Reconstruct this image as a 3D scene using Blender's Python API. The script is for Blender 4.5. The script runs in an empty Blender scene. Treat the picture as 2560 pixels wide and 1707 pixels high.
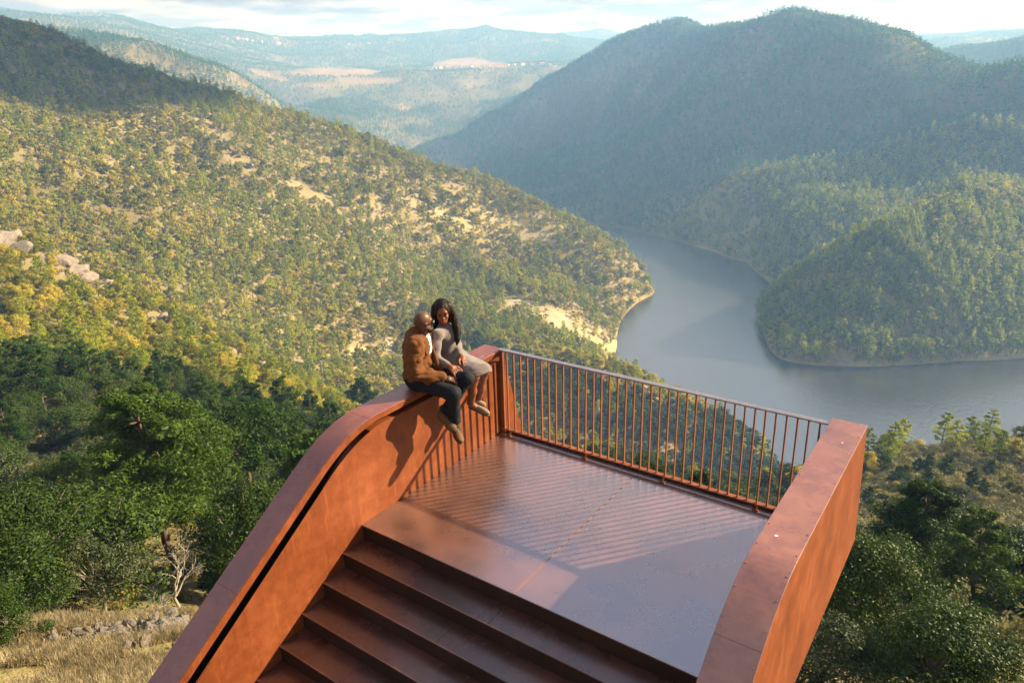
import bpy, bmesh, math, random
import numpy as np
from mathutils import Vector, Matrix, Quaternion
R_ = math.radians
SC = bpy.context.scene
COL = SC.collection
rng = np.random.default_rng(7)

# ------------------------------------------------------------------ camera
F = 1787.24; PITCH = 0.348; YAW = -0.6268; ROLL = -0.0307
CAM = np.array([4.4251, -5.8867, 3.7578])
fw = np.array([math.sin(YAW)*math.cos(PITCH), math.cos(YAW)*math.cos(PITCH), -math.sin(PITCH)])
rt = np.array([math.cos(YAW), -math.sin(YAW), 0.0])
up = np.cross(rt, fw)
rt, up = rt*math.cos(ROLL)+up*math.sin(ROLL), -rt*math.sin(ROLL)+up*math.cos(ROLL)
KD = 2560/2352.0
def ray(X, Y):                      # X,Y measured on the 2352 px wide view of the photograph
    d = fw*F + rt*(X*KD-1280) - up*(Y*KD-853.5)
    return d/np.linalg.norm(d)
def at(X, Y, D):                    # the point seen at X,Y lying D metres away (horizontally)
    d = ray(X, Y); return CAM + d*(D/math.hypot(d[0], d[1]))
def atz(X, Y, z):
    d = ray(X, Y); return CAM + d*((z-CAM[2])/d[2])
def proj(P):
    P = np.asarray(P, float) - CAM
    dz = P@fw
    return np.stack([(1280+F*(P@rt)/dz)/KD, (853.5-F*(P@up)/dz)/KD, dz], -1)
cd = bpy.data.cameras.new('camera'); cam = bpy.data.objects.new('camera', cd); COL.objects.link(cam)
cd.sensor_width = 36; cd.lens = F/2560*36; cd.clip_start = 0.1; cd.clip_end = 60000
m = Matrix(((rt[0], up[0], -fw[0], CAM[0]), (rt[1], up[1], -fw[1], CAM[1]), (rt[2], up[2], -fw[2], CAM[2]), (0, 0, 0, 1)))
cam.matrix_world = m
SC.camera = cam

# ------------------------------------------------------------------ terrain heights
ZW = -196.0
cps = []
def add(X, Y, D):
    cps.append(at(X, Y, D))
def w(X, Y, z=ZW):
    p = atz(X, Y, ZW); p[2] = z; cps.append(p)
def polar(X, D, z):                 # hidden ground on the bearing of column X
    p = at(X, 700, D); p[2] = z; cps.append(p)
def crest(pts, back=((90, 40), (220, 110)), zmin=-200):
    for X, Y, D in pts:
        add(X, Y, D); p = at(X, Y, D); u = (p-CAM)[:2]; u = u/np.linalg.norm(u)
        for dd, dz in back:
            cps.append(np.array([p[0]+u[0]*dd, p[1]+u[1]*dd, max(p[2]-dz, zmin)]))
# long lit spur on the left
crest([(-200,30,730),(0,68,720),(150,98,720),(250,147,715),(350,182,715),(480,230,715),(600,268,720),(700,296,725),(850,316,730)], zmin=-170)
crest([(950,356,735),(1050,405,740),(1150,442,745),(1250,478,745),(1350,524,740)], back=((60,32),(200,130)), zmin=-215)
crest([(1430,576,730),(1475,618,718)], back=((30,25),(90,70)), zmin=-215)
for q in [(1490,655),(1470,690),(1440,720),(1418,770),(1415,800),(1435,857)]: w(*q)
for q in [(1000,600,600),(1200,600,635),(1300,680,570),(1150,730,500),(1250,770,470)]: add(*q)
for q in [(-200,620,330),(0,600,340),(150,650,335),(300,720,325),(500,800,315),(700,890,305),(850,860,350),(950,830,400),(1100,800,420)]:
    p = at(*q); p[2] -= 3; cps.append(p)
# lit rocky rib in front of it
crest([(-200,520,300),(0,545,295),(130,590,285),(250,665,275),(440,742,265),(560,815,255),(690,885,245),(760,940,235)], back=((35,12),))
# dark near wood on the left
for q in [(-200,740,205),(0,770,200),(200,825,195),(450,840,190),(600,900,185),(740,955,180),(850,970,190)]: add(*q)
for q in [(-200,900,130),(100,900,130),(400,950,110),(620,1000,110),(-200,1150,75),(100,1150,70),(400,1180,58),(620,1180,60),(100,1330,40),(400,1370,32),(-200,1330,42),(250,1400,28)]: add(*q)
for q in [(-200,1440,19.5),(0,1435,19),(200,1425,18.5),(420,1420,18),(-100,1560,14.5),(200,1540,14),(430,1500,14.5),(600,1480,15),(200,1700,10.5),(500,1700,9.5)]: add(*q)
# second spur, seen through the railing
for q in [(1250,812,430),(1330,828,450),(1400,838,470),(1425,856,482)]: add(*q)
crest([(1180,835,400),(1300,845,385)], back=((20,4),))
crest([(1438,868,372)], back=((30,12),(70,34)))
crest([(1540,922,367),(1640,972,366),(1720,1018,366)], back=((40,22),(110,60)), zmin=-216)
crest([(1765,1062,367)], back=((25,20),), zmin=-216)
w(1787,1098); w(1776,1130); w(1740,1180)
for q in [(1200,950,330),(1400,1000,322),(1550,1060,320),(1650,1100,330)]: add(*q)
for q in [(1100,1000,285),(1300,1080,283),(1480,1150,290),(1620,1200,300)]: add(*q)
for X,D,z in [(1000,230,-125),(1300,200,-108),(1500,210,-118),(1650,240,-150),(1750,300,-200),(1000,140,-80),(1300,120,-70),(1550,130,-78),(1750,170,-100),
              (900,60,-40),(1200,60,-40),(1500,60,-38),(1800,60,-36),(900,25,-19),(1200,25,-18),(1500,25,-17),(1900,25,-17),(800,12,-9.5),(1200,12,-9),(1700,12,-9)]: polar(X,D,z)
# near hill on the right
crest([(1900,1080,175),(1990,1060,172),(2050,1025,175),(2150,1028,175),(2230,1014,178),(2352,1008,180),(2550,1000,185)], back=((40,30),(120,105),(150,150)), zmin=-216)
for q in [(2000,1200,110),(2150,1150,125),(2300,1150,130),(2500,1150,130),(2000,1330,62),(2150,1350,60),(2350,1330,62),(2600,1330,60),(1950,1500,30),(2150,1500,32),(2350,1480,36),(2050,1700,17),(2350,1700,19),(2700,1500,35)]: add(*q)
# the big mountain across the river and its shore
crest([(965,352,1760),(1000,338,1800),(1100,288,1900),(1200,232,2000),(1280,180,2050),(1330,152,2060),(1380,118,2070),(1440,98,2060),(1500,84,2000),(1580,72,1950)], back=((130,50),), zmin=-200)
crest([(1640,86,1800),(1680,76,1700),(1720,58,1600),(1800,36,1500),(1900,40,1450),(2000,62,1400),(2100,92,1330),(2200,138,1250),(2260,158,1200),(2352,168,1150),(2600,190,1080)], back=((200,60),(500,120)))
for q in [(1352,514),(1430,526),(1500,541),(1560,555),(1630,575),(1690,597),(1720,605),(1750,633),(1780,655),(1762,690),(1748,750),(1765,800),(1800,828),(1900,840),(2000,842),(2090,838),(2200,830),(2352,822),(2500,812),(2700,800)]: w(*q)
for q in [(1460,575),(1600,640),(1640,720),(1550,760),(1650,850),(1520,830),(1900,930),(2200,920),(2450,930),(1800,1040),(2700,930),(1650,950)]: w(*q, z=-222)
for X,D,z in [(1350,930,-222),(1300,950,-222),(1250,1020,-222),(1200,1130,-222),(1100,1300,-222),(1050,1450,-222),(980,1650,-215)]: polar(X,D,z)
for q in [(1300,503),(1250,486),(1200,470),(1150,452),(1100,432),(1050,408),(1000,380)]: w(*q, z=ZW+1)
for q in [(1500,300,1500),(1350,300,1750),(1700,300,1200),(1900,350,1050),(1200,340,1750),(2100,300,1050),(1650,450,960),(1800,520,830)]: add(*q)
# sunlit promontory on the right shore
crest([(2500,450,900),(2352,452,870),(2240,430,820),(2180,446,765),(2100,496,710),(2000,562,650),(1900,610,640),(1820,660,640)], back=((70,24),))
for q in [(2352,330,1000),(2240,330,980),(2600,500,850),(2150,660,610),(2000,720,580),(2350,640,680)]: add(*q)
# hills behind
crest([(-200,70,1800),(135,80,1750),(250,96,1750),(330,113,1750),(415,143,1750),(500,172,1750),(600,215,1720)], back=((200,60),(500,150)), zmin=-190)
for q in [(700,300,1650),(790,300,1900),(700,260,2100),(500,250,1500)]: add(*q)
crest([(1290,158,3000),(1200,160,2950),(1050,170,2850),(950,183,2700),(850,207,2550),(780,236,2450),(742,252,2350)], back=())
crest([(1330,168,2700),(1250,190,2620),(1150,222,2500),(1050,272,2300),(975,315,2150)], back=())
for q in [(640,152,3600),(760,160,3500),(850,165,3400),(1050,152,3500),(1150,152,3600),(600,185,2800),(700,195,2700),(500,140,3200),(300,90,3000),(100,60,3000)]: add(*q)
crest([(-200,20,4200),(0,29,4200),(100,42,4200),(150,49,4200),(235,47,4200),(300,66,4300),(350,67,4300),(425,79,4400),(475,72,4500),(515,79,4500),(600,92,4600),(675,97,4700),(780,99,4800),(875,99,4900),(965,94,4700),(1060,72,4600),(1120,71,4600),(1175,77,4600),(1300,92,4700),(1370,102,4700),(1420,112,4700)], back=((400,60),(1200,150)))
crest([(1180,88,6000),(1300,84,6000),(1370,78,6000),(1420,88,6000),(1500,98,6000)], back=((150,30),(400,120)))
crest([(2150,105,6300),(2250,97,6300),(2352,92,6300),(2600,90,6300)], back=((150,30),(400,120)))
crest([(2230,120,2600),(2300,108,2500),(2352,98,2400),(2600,80,2300)], back=((300,30),))
for X in (-300, 300, 900, 1500, 2100, 2800): polar(X, 6700, 60)
for a in np.arange(0, 2*math.pi, math.pi/6):
    u = np.array([math.cos(a), math.sin(a)]); b = math.atan2(fw[1], fw[0])
    if math.cos(a-b) < 0.35:
        for D, z in ((8, -4.5), (30, -1), (120, 20), (600, 80), (4000, 200), (6700, 300)):
            cps.append(np.array([CAM[0]+u[0]*D, CAM[1]+u[1]*D, z]))
cps.append(np.array([4.4, -6, -5.2])); cps.append(np.array([2, -9, -5.2]))
CP = np.array(cps)
CXY = CP[:, :2]
CC = (1.0 + 0.02*np.hypot(CXY[:, 0]-CAM[0], CXY[:, 1]-CAM[1]))**2
def kern(A, B):
    return np.sqrt(((A[:, None, :]-B[None, :, :])**2).sum(-1) + CC[None, :])
NK = len(CP)
Mx = np.zeros((NK+3, NK+3)); Mx[:NK, :NK] = kern(CXY, CXY); Mx[np.arange(NK), np.arange(NK)] -= 0.02*np.hypot(CXY[:,0],CXY[:,1])**0.5
Mx[:NK, NK] = 1; Mx[:NK, NK+1:] = CXY/1000; Mx[NK, :NK] = 1; Mx[NK+1:, :NK] = CXY.T/1000
WT = np.linalg.solve(Mx, np.concatenate([CP[:, 2], np.zeros(3)]))
def base_h(XY):
    out = np.empty(len(XY))
    for i in range(0, len(XY), 40000):
        q = XY[i:i+40000]
        out[i:i+40000] = kern(q, CXY)@WT[:NK] + WT[NK] + (q/1000)@WT[NK+1:]
    return out
def hash2(ix, iy, s):
    h = (ix.astype(np.int64)*374761393 + iy.astype(np.int64)*668265263 + s*974634777) & 0x7fffffff
    h = ((h ^ (h >> 13))*1274126177) & 0x7fffffff
    return ((h ^ (h >> 16)) & 0xffff)/65535.0
def vnoise(x, y, s=0):
    ix = np.floor(x); iy = np.floor(y); fx = x-ix; fy = y-iy
    fx = fx*fx*fx*(fx*(fx*6-15)+10); fy = fy*fy*fy*(fy*(fy*6-15)+10)
    a = hash2(ix, iy, s); b = hash2(ix+1, iy, s); c = hash2(ix, iy+1, s); d = hash2(ix+1, iy+1, s)
    return (a+(b-a)*fx + (c-a)*fy + (a-b-c+d)*fx*fy)*2-1
def ridged(x, y, s):
    return 1-2*np.abs(vnoise(x, y, s))
def height(XY):
    z = base_h(XY); x, y = XY[:, 0], XY[:, 1]
    D = np.hypot(x-CAM[0], y-CAM[1])
    n = np.zeros(len(XY))
    ca, sa = math.cos(.6), math.sin(.6); u, v = x*ca+y*sa, -x*sa+y*ca
    n += np.clip((D-900)/1200, 0, 1)*18*ridged(u/420, v/420, 1)+np.clip((D-850)/500, 0, 1)*np.clip((2600-D)/600, 0, 1)*np.clip((180-z)/120, 0, 1)*np.clip((z+130)/90, .15, 1)*15*ridged(x/170+y/600, y/260-x/500, 9)
    n += np.clip((D-260)/400, 0, 1)*7*ridged(x/130, y/130, 2)
    n += np.clip((D-90)/200, 0, 1)*2.6*vnoise(x/45, y/45, 3)
    n += np.clip((D-25)/60, 0, 1)*1.1*vnoise(u/15, v/15, 4)
    n += np.clip((D-6)/30, 0.15, 1)*0.35*vnoise(x/4.5, y/4.5, 5)
    n += 0.1*vnoise(x/1.1, y/1.1, 6)*np.clip(1-(D-60)/100, 0, 1)
    damp = np.clip(np.abs(z-ZW)/18, 0.12, 1)     # keeps the shore where it is
    return z + n*damp
# ------------------------------------------------------------------ terrain mesh (polar sheet around the viewpoint)
def grid_axes():
    b = math.atan2(fw[1], fw[0])
    a = list(np.arange(-46, 46.01, 0.14)) + list(np.arange(49, 314-3, 3.0))
    ang = b - np.radians(np.array(a))
    r = [0.0]; q = 1.5
    while q < 6950:
        r.append(q); q *= 1.0125 if q > 12 else 1.03
    return ang, np.array(r[1:])
ANG, RAD = grid_axes()
GX = CAM[0]+np.cos(ANG)[None, :]*RAD[:, None]; GY = CAM[1]+np.sin(ANG)[None, :]*RAD[:, None]
GXY = np.stack([GX.ravel(), GY.ravel()], -1)
GZ = height(GXY).reshape(GX.shape)
nR, nA = GX.shape
def mesh_np(name, V, Fq, mat=None, smooth=True):
    me = bpy.data.meshes.new(name)
    V = np.asarray(V, np.float32); Fq = np.asarray(Fq, np.int32)
    me.vertices.add(len(V)); me.vertices.foreach_set('co', V.ravel())
    k = Fq.shape[1]
    me.loops.add(Fq.size); me.loops.foreach_set('vertex_index', Fq.ravel())
    me.polygons.add(len(Fq)); me.polygons.foreach_set('loop_start', np.arange(0, Fq.size, k, dtype=np.int32))
    me.polygons.foreach_set('use_smooth', np.full(len(Fq), smooth))
    me.update(calc_edges=True)
    if mat: me.materials.append(mat)
    return me
def link(name, me, parent=None, **props):
    o = bpy.data.objects.new(name, me); COL.objects.link(o)
    if parent: o.parent = parent
    for k, v in props.items(): o[k] = v
    return o
i, j = np.meshgrid(np.arange(nR-1), np.arange(nA), indexing='ij')
j2 = (j+1) % nA
FQ = np.stack([i*nA+j, i*nA+j2, (i+1)*nA+j2, (i+1)*nA+j], -1).reshape(-1, 4)
V = np.stack([GX.ravel(), GY.ravel(), GZ.ravel()], -1)
V = np.vstack([V, [CAM[0], CAM[1], GZ[0].mean()]]); c_ = len(V)-1
tri = np.stack([np.arange(nA), np.full(nA, c_), (np.arange(nA)+1) % nA, (np.arange(nA)+1) % nA], -1)
# ------------------------------------------------------------------ materials
def nodes(name):
    m = bpy.data.materials.new(name); m.use_nodes = True; nt = m.node_tree; nt.nodes.clear()
    out = nt.nodes.new('ShaderNodeOutputMaterial'); return m, nt, out
class NT:
    def __init__(s, nt): s.nt = nt
    def n(s, t, ins=None, **kw):
        nd = s.nt.nodes.new(t)
        for k, v in kw.items(): setattr(nd, k, v)
        for k, v in (ins or {}).items():
            if hasattr(v, 'links') or isinstance(v, bpy.types.NodeSocket): s.nt.links.new(v, nd.inputs[k])
            else: nd.inputs[k].default_value = v
        return nd
    def noise(s, vec, scale, detail=4, rough=.6, **k):
        nd = s.n('ShaderNodeTexNoise', {'Scale': scale, 'Detail': detail, 'Roughness': rough})
        if vec is not None: s.nt.links.new(vec, nd.inputs['Vector'])
        return nd.outputs['Fac']
    def ramp(s, fac, stops):
        nd = s.n('ShaderNodeValToRGB'); cr = nd.color_ramp
        while len(cr.elements) > 1: cr.elements.remove(cr.elements[-1])
        cr.elements[0].position = stops[0][0]; cr.elements[0].color = (*c4(stops[0][1]),)
        for p, c in stops[1:]:
            e = cr.elements.new(p); e.color = (*c4(c),)
        s.nt.links.new(fac, nd.inputs[0]); return nd.outputs[0]
    def mix(s, fac, a, b, mode='MIX'):
        nd = s.n('ShaderNodeMix', data_type='RGBA', blend_type=mode)
        for k, v in ((0, fac), (6, a), (7, b)):
            if isinstance(v, bpy.types.NodeSocket): s.nt.links.new(v, nd.inputs[k])
            else: nd.inputs[k].default_value = v if k == 0 else c4(v)
        return nd.outputs[2]
    def math(s, op, a, b=0.0, clamp=False):
        nd = s.n('ShaderNodeMath', operation=op, use_clamp=clamp)
        for k, v in ((0, a), (1, b)):
            if isinstance(v, bpy.types.NodeSocket): s.nt.links.new(v, nd.inputs[k])
            else: nd.inputs[k].default_value = v
        return nd.outputs[0]
    def link(s, a, b): s.nt.links.new(a, b)
def c4(c):
    if isinstance(c, (int, float)): return (c, c, c, 1)
    return (*c, 1) if len(c) == 3 else tuple(c)

def foliage(name, stops, trans=.35, rough=.6):
    m, nt, out = nodes(name); N = NT(nt)
    oi = N.n('ShaderNodeObjectInfo')
    geo = N.n('ShaderNodeNewGeometry')
    big = N.noise(oi.outputs['Location'], .012, 2)
    fine = N.noise(geo.outputs['Position'], .9, 3)
    f = N.math('ADD', N.math('MULTIPLY', oi.outputs['Random'], .55), N.math('MULTIPLY', big, .35))
    f = N.math('ADD', f, N.math('MULTIPLY', N.math('SUBTRACT', fine, .5), .95), clamp=True)
    c = N.ramp(f, stops)
    leaf = N.math('ADD', N.math('MULTIPLY', geo.outputs['Random Per Island'], .7), .65)
    c = N.mix(1.0, c, leaf, 'MULTIPLY')
    d = N.n('ShaderNodeBsdfPrincipled', {'Base Color': c, 'Roughness': rough, 'Specular IOR Level': .12})
    t = N.n('ShaderNodeBsdfTranslucent', {'Color': c})
    mx = N.n('ShaderNodeMixShader', {0: trans, 1: d.outputs[0], 2: t.outputs[0]})
    N.link(mx.outputs[0], out.inputs[0]); return m
M = {}
M['oak'] = foliage('oak_leaves', [(0, (.060, .085, .016)), (.35, (.20, .20, .024)), (.6, (.38, .34, .042)), (.82, (.54, .44, .055)), (1, (.62, .36, .05))], .5)
M['pine'] = foliage('pine_needles', [(0, (.085, .135, .014)), (.4, (.25, .31, .020)), (.75, (.44, .45, .032)), (1, (.58, .48, .05))], .5)
M['shrub'] = foliage('shrub_leaves', [(0, (.10, .10, .045)), (.45, (.18, .175, .065)), (.75, (.28, .235, .065)), (.92, (.30, .24, .05)), (1, (.36, .27, .04))])
M['darkpine'] = foliage('sky_tinted_far_needles', [(0, (.032, .100, .046)), (.5, (.070, .175, .062)), (.8, (.17, .255, .065)), (1, (.34, .20, .035))], .4)  # blue-green tint puts the far mountain's bluish shade into the needles
def simple(name, col, rough=.8, bump=None, var=.3, scale=6, metal=0, spec=.3):
    m, nt, out = nodes(name); N = NT(nt)
    tc = N.n('ShaderNodeTexCoord')
    nz = N.noise(tc.outputs['Object'], scale, 5)
    c = N.mix(nz, tuple(x*(1-var) for x in col), tuple(min(1, x*(1+var)) for x in col))
    b = N.n('ShaderNodeBsdfPrincipled', {'Base Color': c, 'Roughness': rough, 'Metallic': metal, 'Specular IOR Level': spec})
    if bump:
        bp = N.n('ShaderNodeBump', {'Strength': bump[0], 'Distance': bump[1], 'Height': N.noise(tc.outputs['Object'], bump[2], 6)}); N.link(bp.outputs[0], b.inputs['Normal'])
    N.link(b.outputs[0], out.inputs[0]); return m
M['bark'] = simple('pine_bark', (.10, .065, .045), .9, (.6, .02, 12), .4, 4)
M['oakbark'] = simple('oak_bark', (.20, .17, .14), .9, (.6, .02, 12), .4, 4)
M['deadwood'] = simple('dead_wood', (.27, .24, .20), .9, (.4, .01, 20), .25, 4)
def mat_terrain():
    m, nt, out = nodes('hillside_ground'); N = NT(nt)
    geo = N.n('ShaderNodeNewGeometry'); P = geo.outputs['Position']
    n1 = N.noise(P, .02, 5, .6); n2 = N.noise(P, .25, 5, .65); n3 = N.noise(P, 2.2, 4, .65); n4 = N.noise(P, .0035, 3)
    soil = N.ramp(n2, [(.25, (.20, .15, .07)), (.5, (.31, .24, .125)), (.75, (.42, .34, .195))])
    grass = N.ramp(n3, [(.3, (.22, .19, .06)), (.7, (.38, .31, .12))])
    c = N.mix(N.ramp(n1, [(.42, 0.0), (.58, 1.0)]), soil, grass)
    rock = N.ramp(n3, [(.3, (.20, .185, .165)), (.7, (.42, .385, .34))])
    rk = N.ramp(N.noise(P, .06, 6, .75), [(.60, 0.0), (.66, 1.0)])
    c = N.mix(rk, c, rock)
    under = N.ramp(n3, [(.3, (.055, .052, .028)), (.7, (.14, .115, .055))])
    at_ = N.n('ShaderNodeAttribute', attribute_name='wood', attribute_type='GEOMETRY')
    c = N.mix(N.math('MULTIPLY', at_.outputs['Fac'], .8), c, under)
    vt = N.n('ShaderNodeAttribute', attribute_name='vineyard', attribute_type='GEOMETRY')
    wv = N.n('ShaderNodeTexWave', {'Vector': P, 'Scale': .018, 'Distortion': 6.0, 'Detail': 3.0, 'Detail Scale': .4}); wv.bands_direction = 'DIAGONAL'
    vc = N.ramp(wv.outputs['Fac'], [(.0, (.24, .12, .06)), (.5, (.32, .21, .11)), (1, (.17, .15, .07))])
    c = N.mix(vt.outputs['Fac'], c, vc)
    gt = N.n('ShaderNodeAttribute', attribute_name='bare', attribute_type='GEOMETRY')
    bare = N.ramp(N.noise(P, .12, 5, .7), [(.3, (.30, .26, .16)), (.55, (.47, .40, .27)), (.75, (.42, .39, .12))])
    c = N.mix(gt.outputs['Fac'], c, bare)
    sep = N.n('ShaderNodeSeparateXYZ', {0: P})
    zz = N.math('ADD', sep.outputs['Z'], N.math('MULTIPLY', N.noise(P, .08, 3), 3.0))
    rim = N.ramp(N.math('MULTIPLY', N.math('SUBTRACT', zz, ZW-1), .125), [(.06, .8), (.2, 0.0)])
    c = N.mix(rim, c, N.ramp(n3, [(.3, (.22, .19, .14)), (.7, (.46, .41, .32))]))
    b = N.n('ShaderNodeBsdfPrincipled', {'Base Color': c, 'Roughness': .95, 'Specular IOR Level': .15})
    cam = N.n('ShaderNodeBump', {'Strength': .8, 'Distance': .5, 'Height': N.noise(P, .9, 5, .7)})
    N.link(cam.outputs[0], b.inputs['Normal']); N.link(b.outputs[0], out.inputs[0]); return m
M['terrain'] = mat_terrain()
def mat_water():
    m, nt, out = nodes('river_water'); N = NT(nt)
    geo = N.n('ShaderNodeNewGeometry'); P = geo.outputs['Position']
    mp = N.n('ShaderNodeMapping', {'Vector': P, 'Scale': (1.0, .45, 1)}); mp.inputs['Rotation'].default_value = (0, 0, .5)
    n1 = N.noise(mp.outputs[0], .55, 4, .65); n2 = N.noise(P, .012, 3)
    bp = N.n('ShaderNodeBump', {'Strength': 1.0, 'Distance': .22, 'Height': n1})
    rough = N.math('ADD', N.math('MULTIPLY', n2, .14), .12)
    c = N.mix(n2, (.018, .022, .028), (.040, .040, .041))
    b = N.n('ShaderNodeBsdfPrincipled', {'Base Color': c, 'Roughness': rough, 'IOR': 3.4, 'Normal': bp.outputs[0]})
    N.link(b.outputs[0], out.inputs[0]); return m
M['water'] = mat_water()

# ------------------------------------------------------------------ land masks
def nz(x, y, sc, s): return vnoise(x/sc, y/sc, s)
def disp(P): q = proj(P); return q[:, 0], q[:, 1]
def field(shape_pts, X, Y, soft=12):                     # 1 inside any ellipse (cx,cy,rx,ry,ang) measured on the hillside
    f = np.zeros(len(X))
    for cx, cy, rx, ry, a in shape_pts:
        ca, sa = math.cos(a), math.sin(a); u = (X-cx)*ca+(Y-cy)*sa; v = -(X-cx)*sa+(Y-cy)*ca
        f = np.maximum(f, np.clip((1.15-np.sqrt((u/rx)**2+(v/ry)**2))/.3, 0, 1))
    return f
OUT = [(20, 560, 9), (48, 585, 7), (128, 592, 8), (150, 612, 7), (178, 632, 8), (205, 650, 7), (235, 668, 7), (100, 610, 5), (440, 745, 5), (375, 735, 4), (385, 760, 4), (535, 818, 5), (563, 830, 5), (600, 852, 6), (628, 868, 6), (655, 882, 5), (340, 742, 3.5),
       (570, 388, 11), (345, 222, 8), (460, 290, 7), (600, 215, 8), (560, 275, 7), (735, 285, 13), (705, 300, 8), (450, 195, 7), (655, 455, 7), (30, 1420, .5), (1800, 820, 6), (1850, 812, 7), (1960, 808, 8), (1990, 815, 7), (2060, 820, 6), (1730, 612, 6), (1500, 505, 12), (1600, 520, 9), (1690, 108, 22), (1655, 135, 18), (1708, 150, 16)]
BARE = [(1330,760,150,26,.45), (1405,805,60,22,.7), (1190,700,60,10,.4), (870,800,50,7,-.3), (800,830,75,7,-.35), (1040,505,90,12,.45), (700,440,70,12,.45), (560,380,50,10,.4), (340,384,110,6,.05),
        (480,300,60,14,.5), (1180,520,90,14,.4), (860,470,60,9,.4), (2230,1200,60,6,-.2), (1850,420,90,30,-.4), (1620,490,110,26,.3), (1950,465,70,10,-.5), (1700,90,16,50,.35), (1740,380,60,8,-.6)]
VINE = [(770,167,100,9,0), (850,187,75,7,0), (1085,150,85,9,.02), (1075,140,40,5,0), (720,196,40,5,0), (620,175,50,6,.3)]
VP = np.stack([GX.ravel(), GY.ravel(), GZ.ravel()], -1)
front = ((VP-CAM)@fw) > 1
Xd = np.full(len(VP), -9999.); Yd = np.full(len(VP), -9999.)
Xd[front], Yd[front] = disp(VP[front])
RD = np.hypot(VP[:, 0]-CAM[0], VP[:, 1]-CAM[1])
bare_n = nz(VP[:, 0], VP[:, 1], 9, 21)*.6+nz(VP[:, 0], VP[:, 1], 24, 24)*.5
warp = nz(VP[:, 0], VP[:, 1], 40, 22)*24+nz(VP[:, 0], VP[:, 1], 12, 25)*10
bare = np.where((RD > 60) & (RD < 2400), np.clip(field(BARE, Xd+warp, Yd+warp*.5)*.85+bare_n*.9*(field(BARE, Xd+warp, Yd) > .05), 0, 1)*np.where(Xd > 1480, .06, np.where(Yd < 650, .3, .75)), 0)
vine = np.where(RD > 1500, field(VINE, Xd+warp*.6, Yd+warp*.1), 0)
sp2 = (Xd > 1090) & (Xd < 1830) & (Yd > 815+np.clip((Xd-1180)*.32, -30, 400)) & (RD > 40) & (RD < 420)  # shaded second spur: ground colour darkened here to carry its shade
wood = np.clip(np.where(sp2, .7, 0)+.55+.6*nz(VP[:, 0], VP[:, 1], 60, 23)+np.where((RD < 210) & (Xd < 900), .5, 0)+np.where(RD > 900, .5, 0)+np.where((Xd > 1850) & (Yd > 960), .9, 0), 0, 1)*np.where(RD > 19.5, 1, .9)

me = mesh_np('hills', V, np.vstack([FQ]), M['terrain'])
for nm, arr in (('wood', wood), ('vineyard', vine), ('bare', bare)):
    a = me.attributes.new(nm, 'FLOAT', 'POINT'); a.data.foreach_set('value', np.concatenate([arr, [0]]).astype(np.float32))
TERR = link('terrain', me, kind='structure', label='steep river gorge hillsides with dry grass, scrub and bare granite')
s_ = 4850
me = mesh_np('river', [(-s_, -s_, 0), (s_, -s_, 0), (s_, s_, 0), (-s_, s_, 0)], [(0, 1, 2, 3)], M['water'], False)
link('water', me, kind='structure', label='calm grey blue river winding through the gorge').location = (0, 0, ZW)

# terrain lookup and sight lines
A0 = math.atan2(fw[1], fw[0]); NF = int(round(92/.14))+1
LR = np.log(RAD)
def lookup(X, Y):
    r = np.hypot(X-CAM[0], Y-CAM[1]); a = (A0-np.arctan2(Y-CAM[1], X-CAM[0])+math.pi) % (2*math.pi)-math.pi
    fa = (np.degrees(a)+46)/.14; fi = np.interp(np.log(r), LR, np.arange(nR))
    j0 = np.clip(fa.astype(int), 0, NF-2); i0 = np.clip(fi.astype(int), 0, nR-2); da = np.clip(fa-j0, 0, 1); di = fi-i0
    Z = lambda i, j: GZ[i, j]
    z = (Z(i0, j0)*(1-da)+Z(i0, j0+1)*da)*(1-di)+(Z(i0+1, j0)*(1-da)+Z(i0+1, j0+1)*da)*di
    return z, r, np.degrees(a), i0, j0
EL = (np.maximum(GZ, ZW)-CAM[2])/RAD[:, None]
EMAX = np.maximum.accumulate(EL, axis=0)
def visible(X, Y, Ztop):
    z, r, a, i0, j0 = lookup(X, Y)
    k = np.maximum(i0-3, 0)
    return (Ztop-CAM[2])/r > EMAX[k, j0]-.0015

# ------------------------------------------------------------------ trees
def tube(path, rad, sides=6):
    path = np.asarray(path, float); n = len(path); V_, F_ = [], []
    for k in range(n):
        d = path[min(k+1, n-1)]-path[max(k-1, 0)]; d = d/(np.linalg.norm(d)+1e-9)
        a = np.cross(d, [0, 0, 1] if abs(d[2]) < .9 else [1, 0, 0]); a /= np.linalg.norm(a); b = np.cross(d, a)
        for t in range(sides):
            q = 2*math.pi*t/sides; V_.append(path[k]+rad[k]*(a*math.cos(q)+b*math.sin(q)))
    for k in range(n-1):
        for t in range(sides):
            t2 = (t+1) % sides; F_.append((k*sides+t, k*sides+t2, (k+1)*sides+t2, (k+1)*sides+t))
    return V_, F_
class Geo:
    def __init__(s): s.V = []; s.F = []; s.n = 0
    def add(s, V_, F_):
        s.V.append(np.asarray(V_, float)); s.F.append(np.asarray(F_, int)+s.n); s.n += len(V_)
    def tube(s, p, r, sides=6): s.add(*tube(p, r, sides))
    def mesh(s, name, mat, smooth=True): return mesh_np(name, np.vstack(s.V), np.vstack(s.F), mat, smooth)
JIT = [.9]
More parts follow.
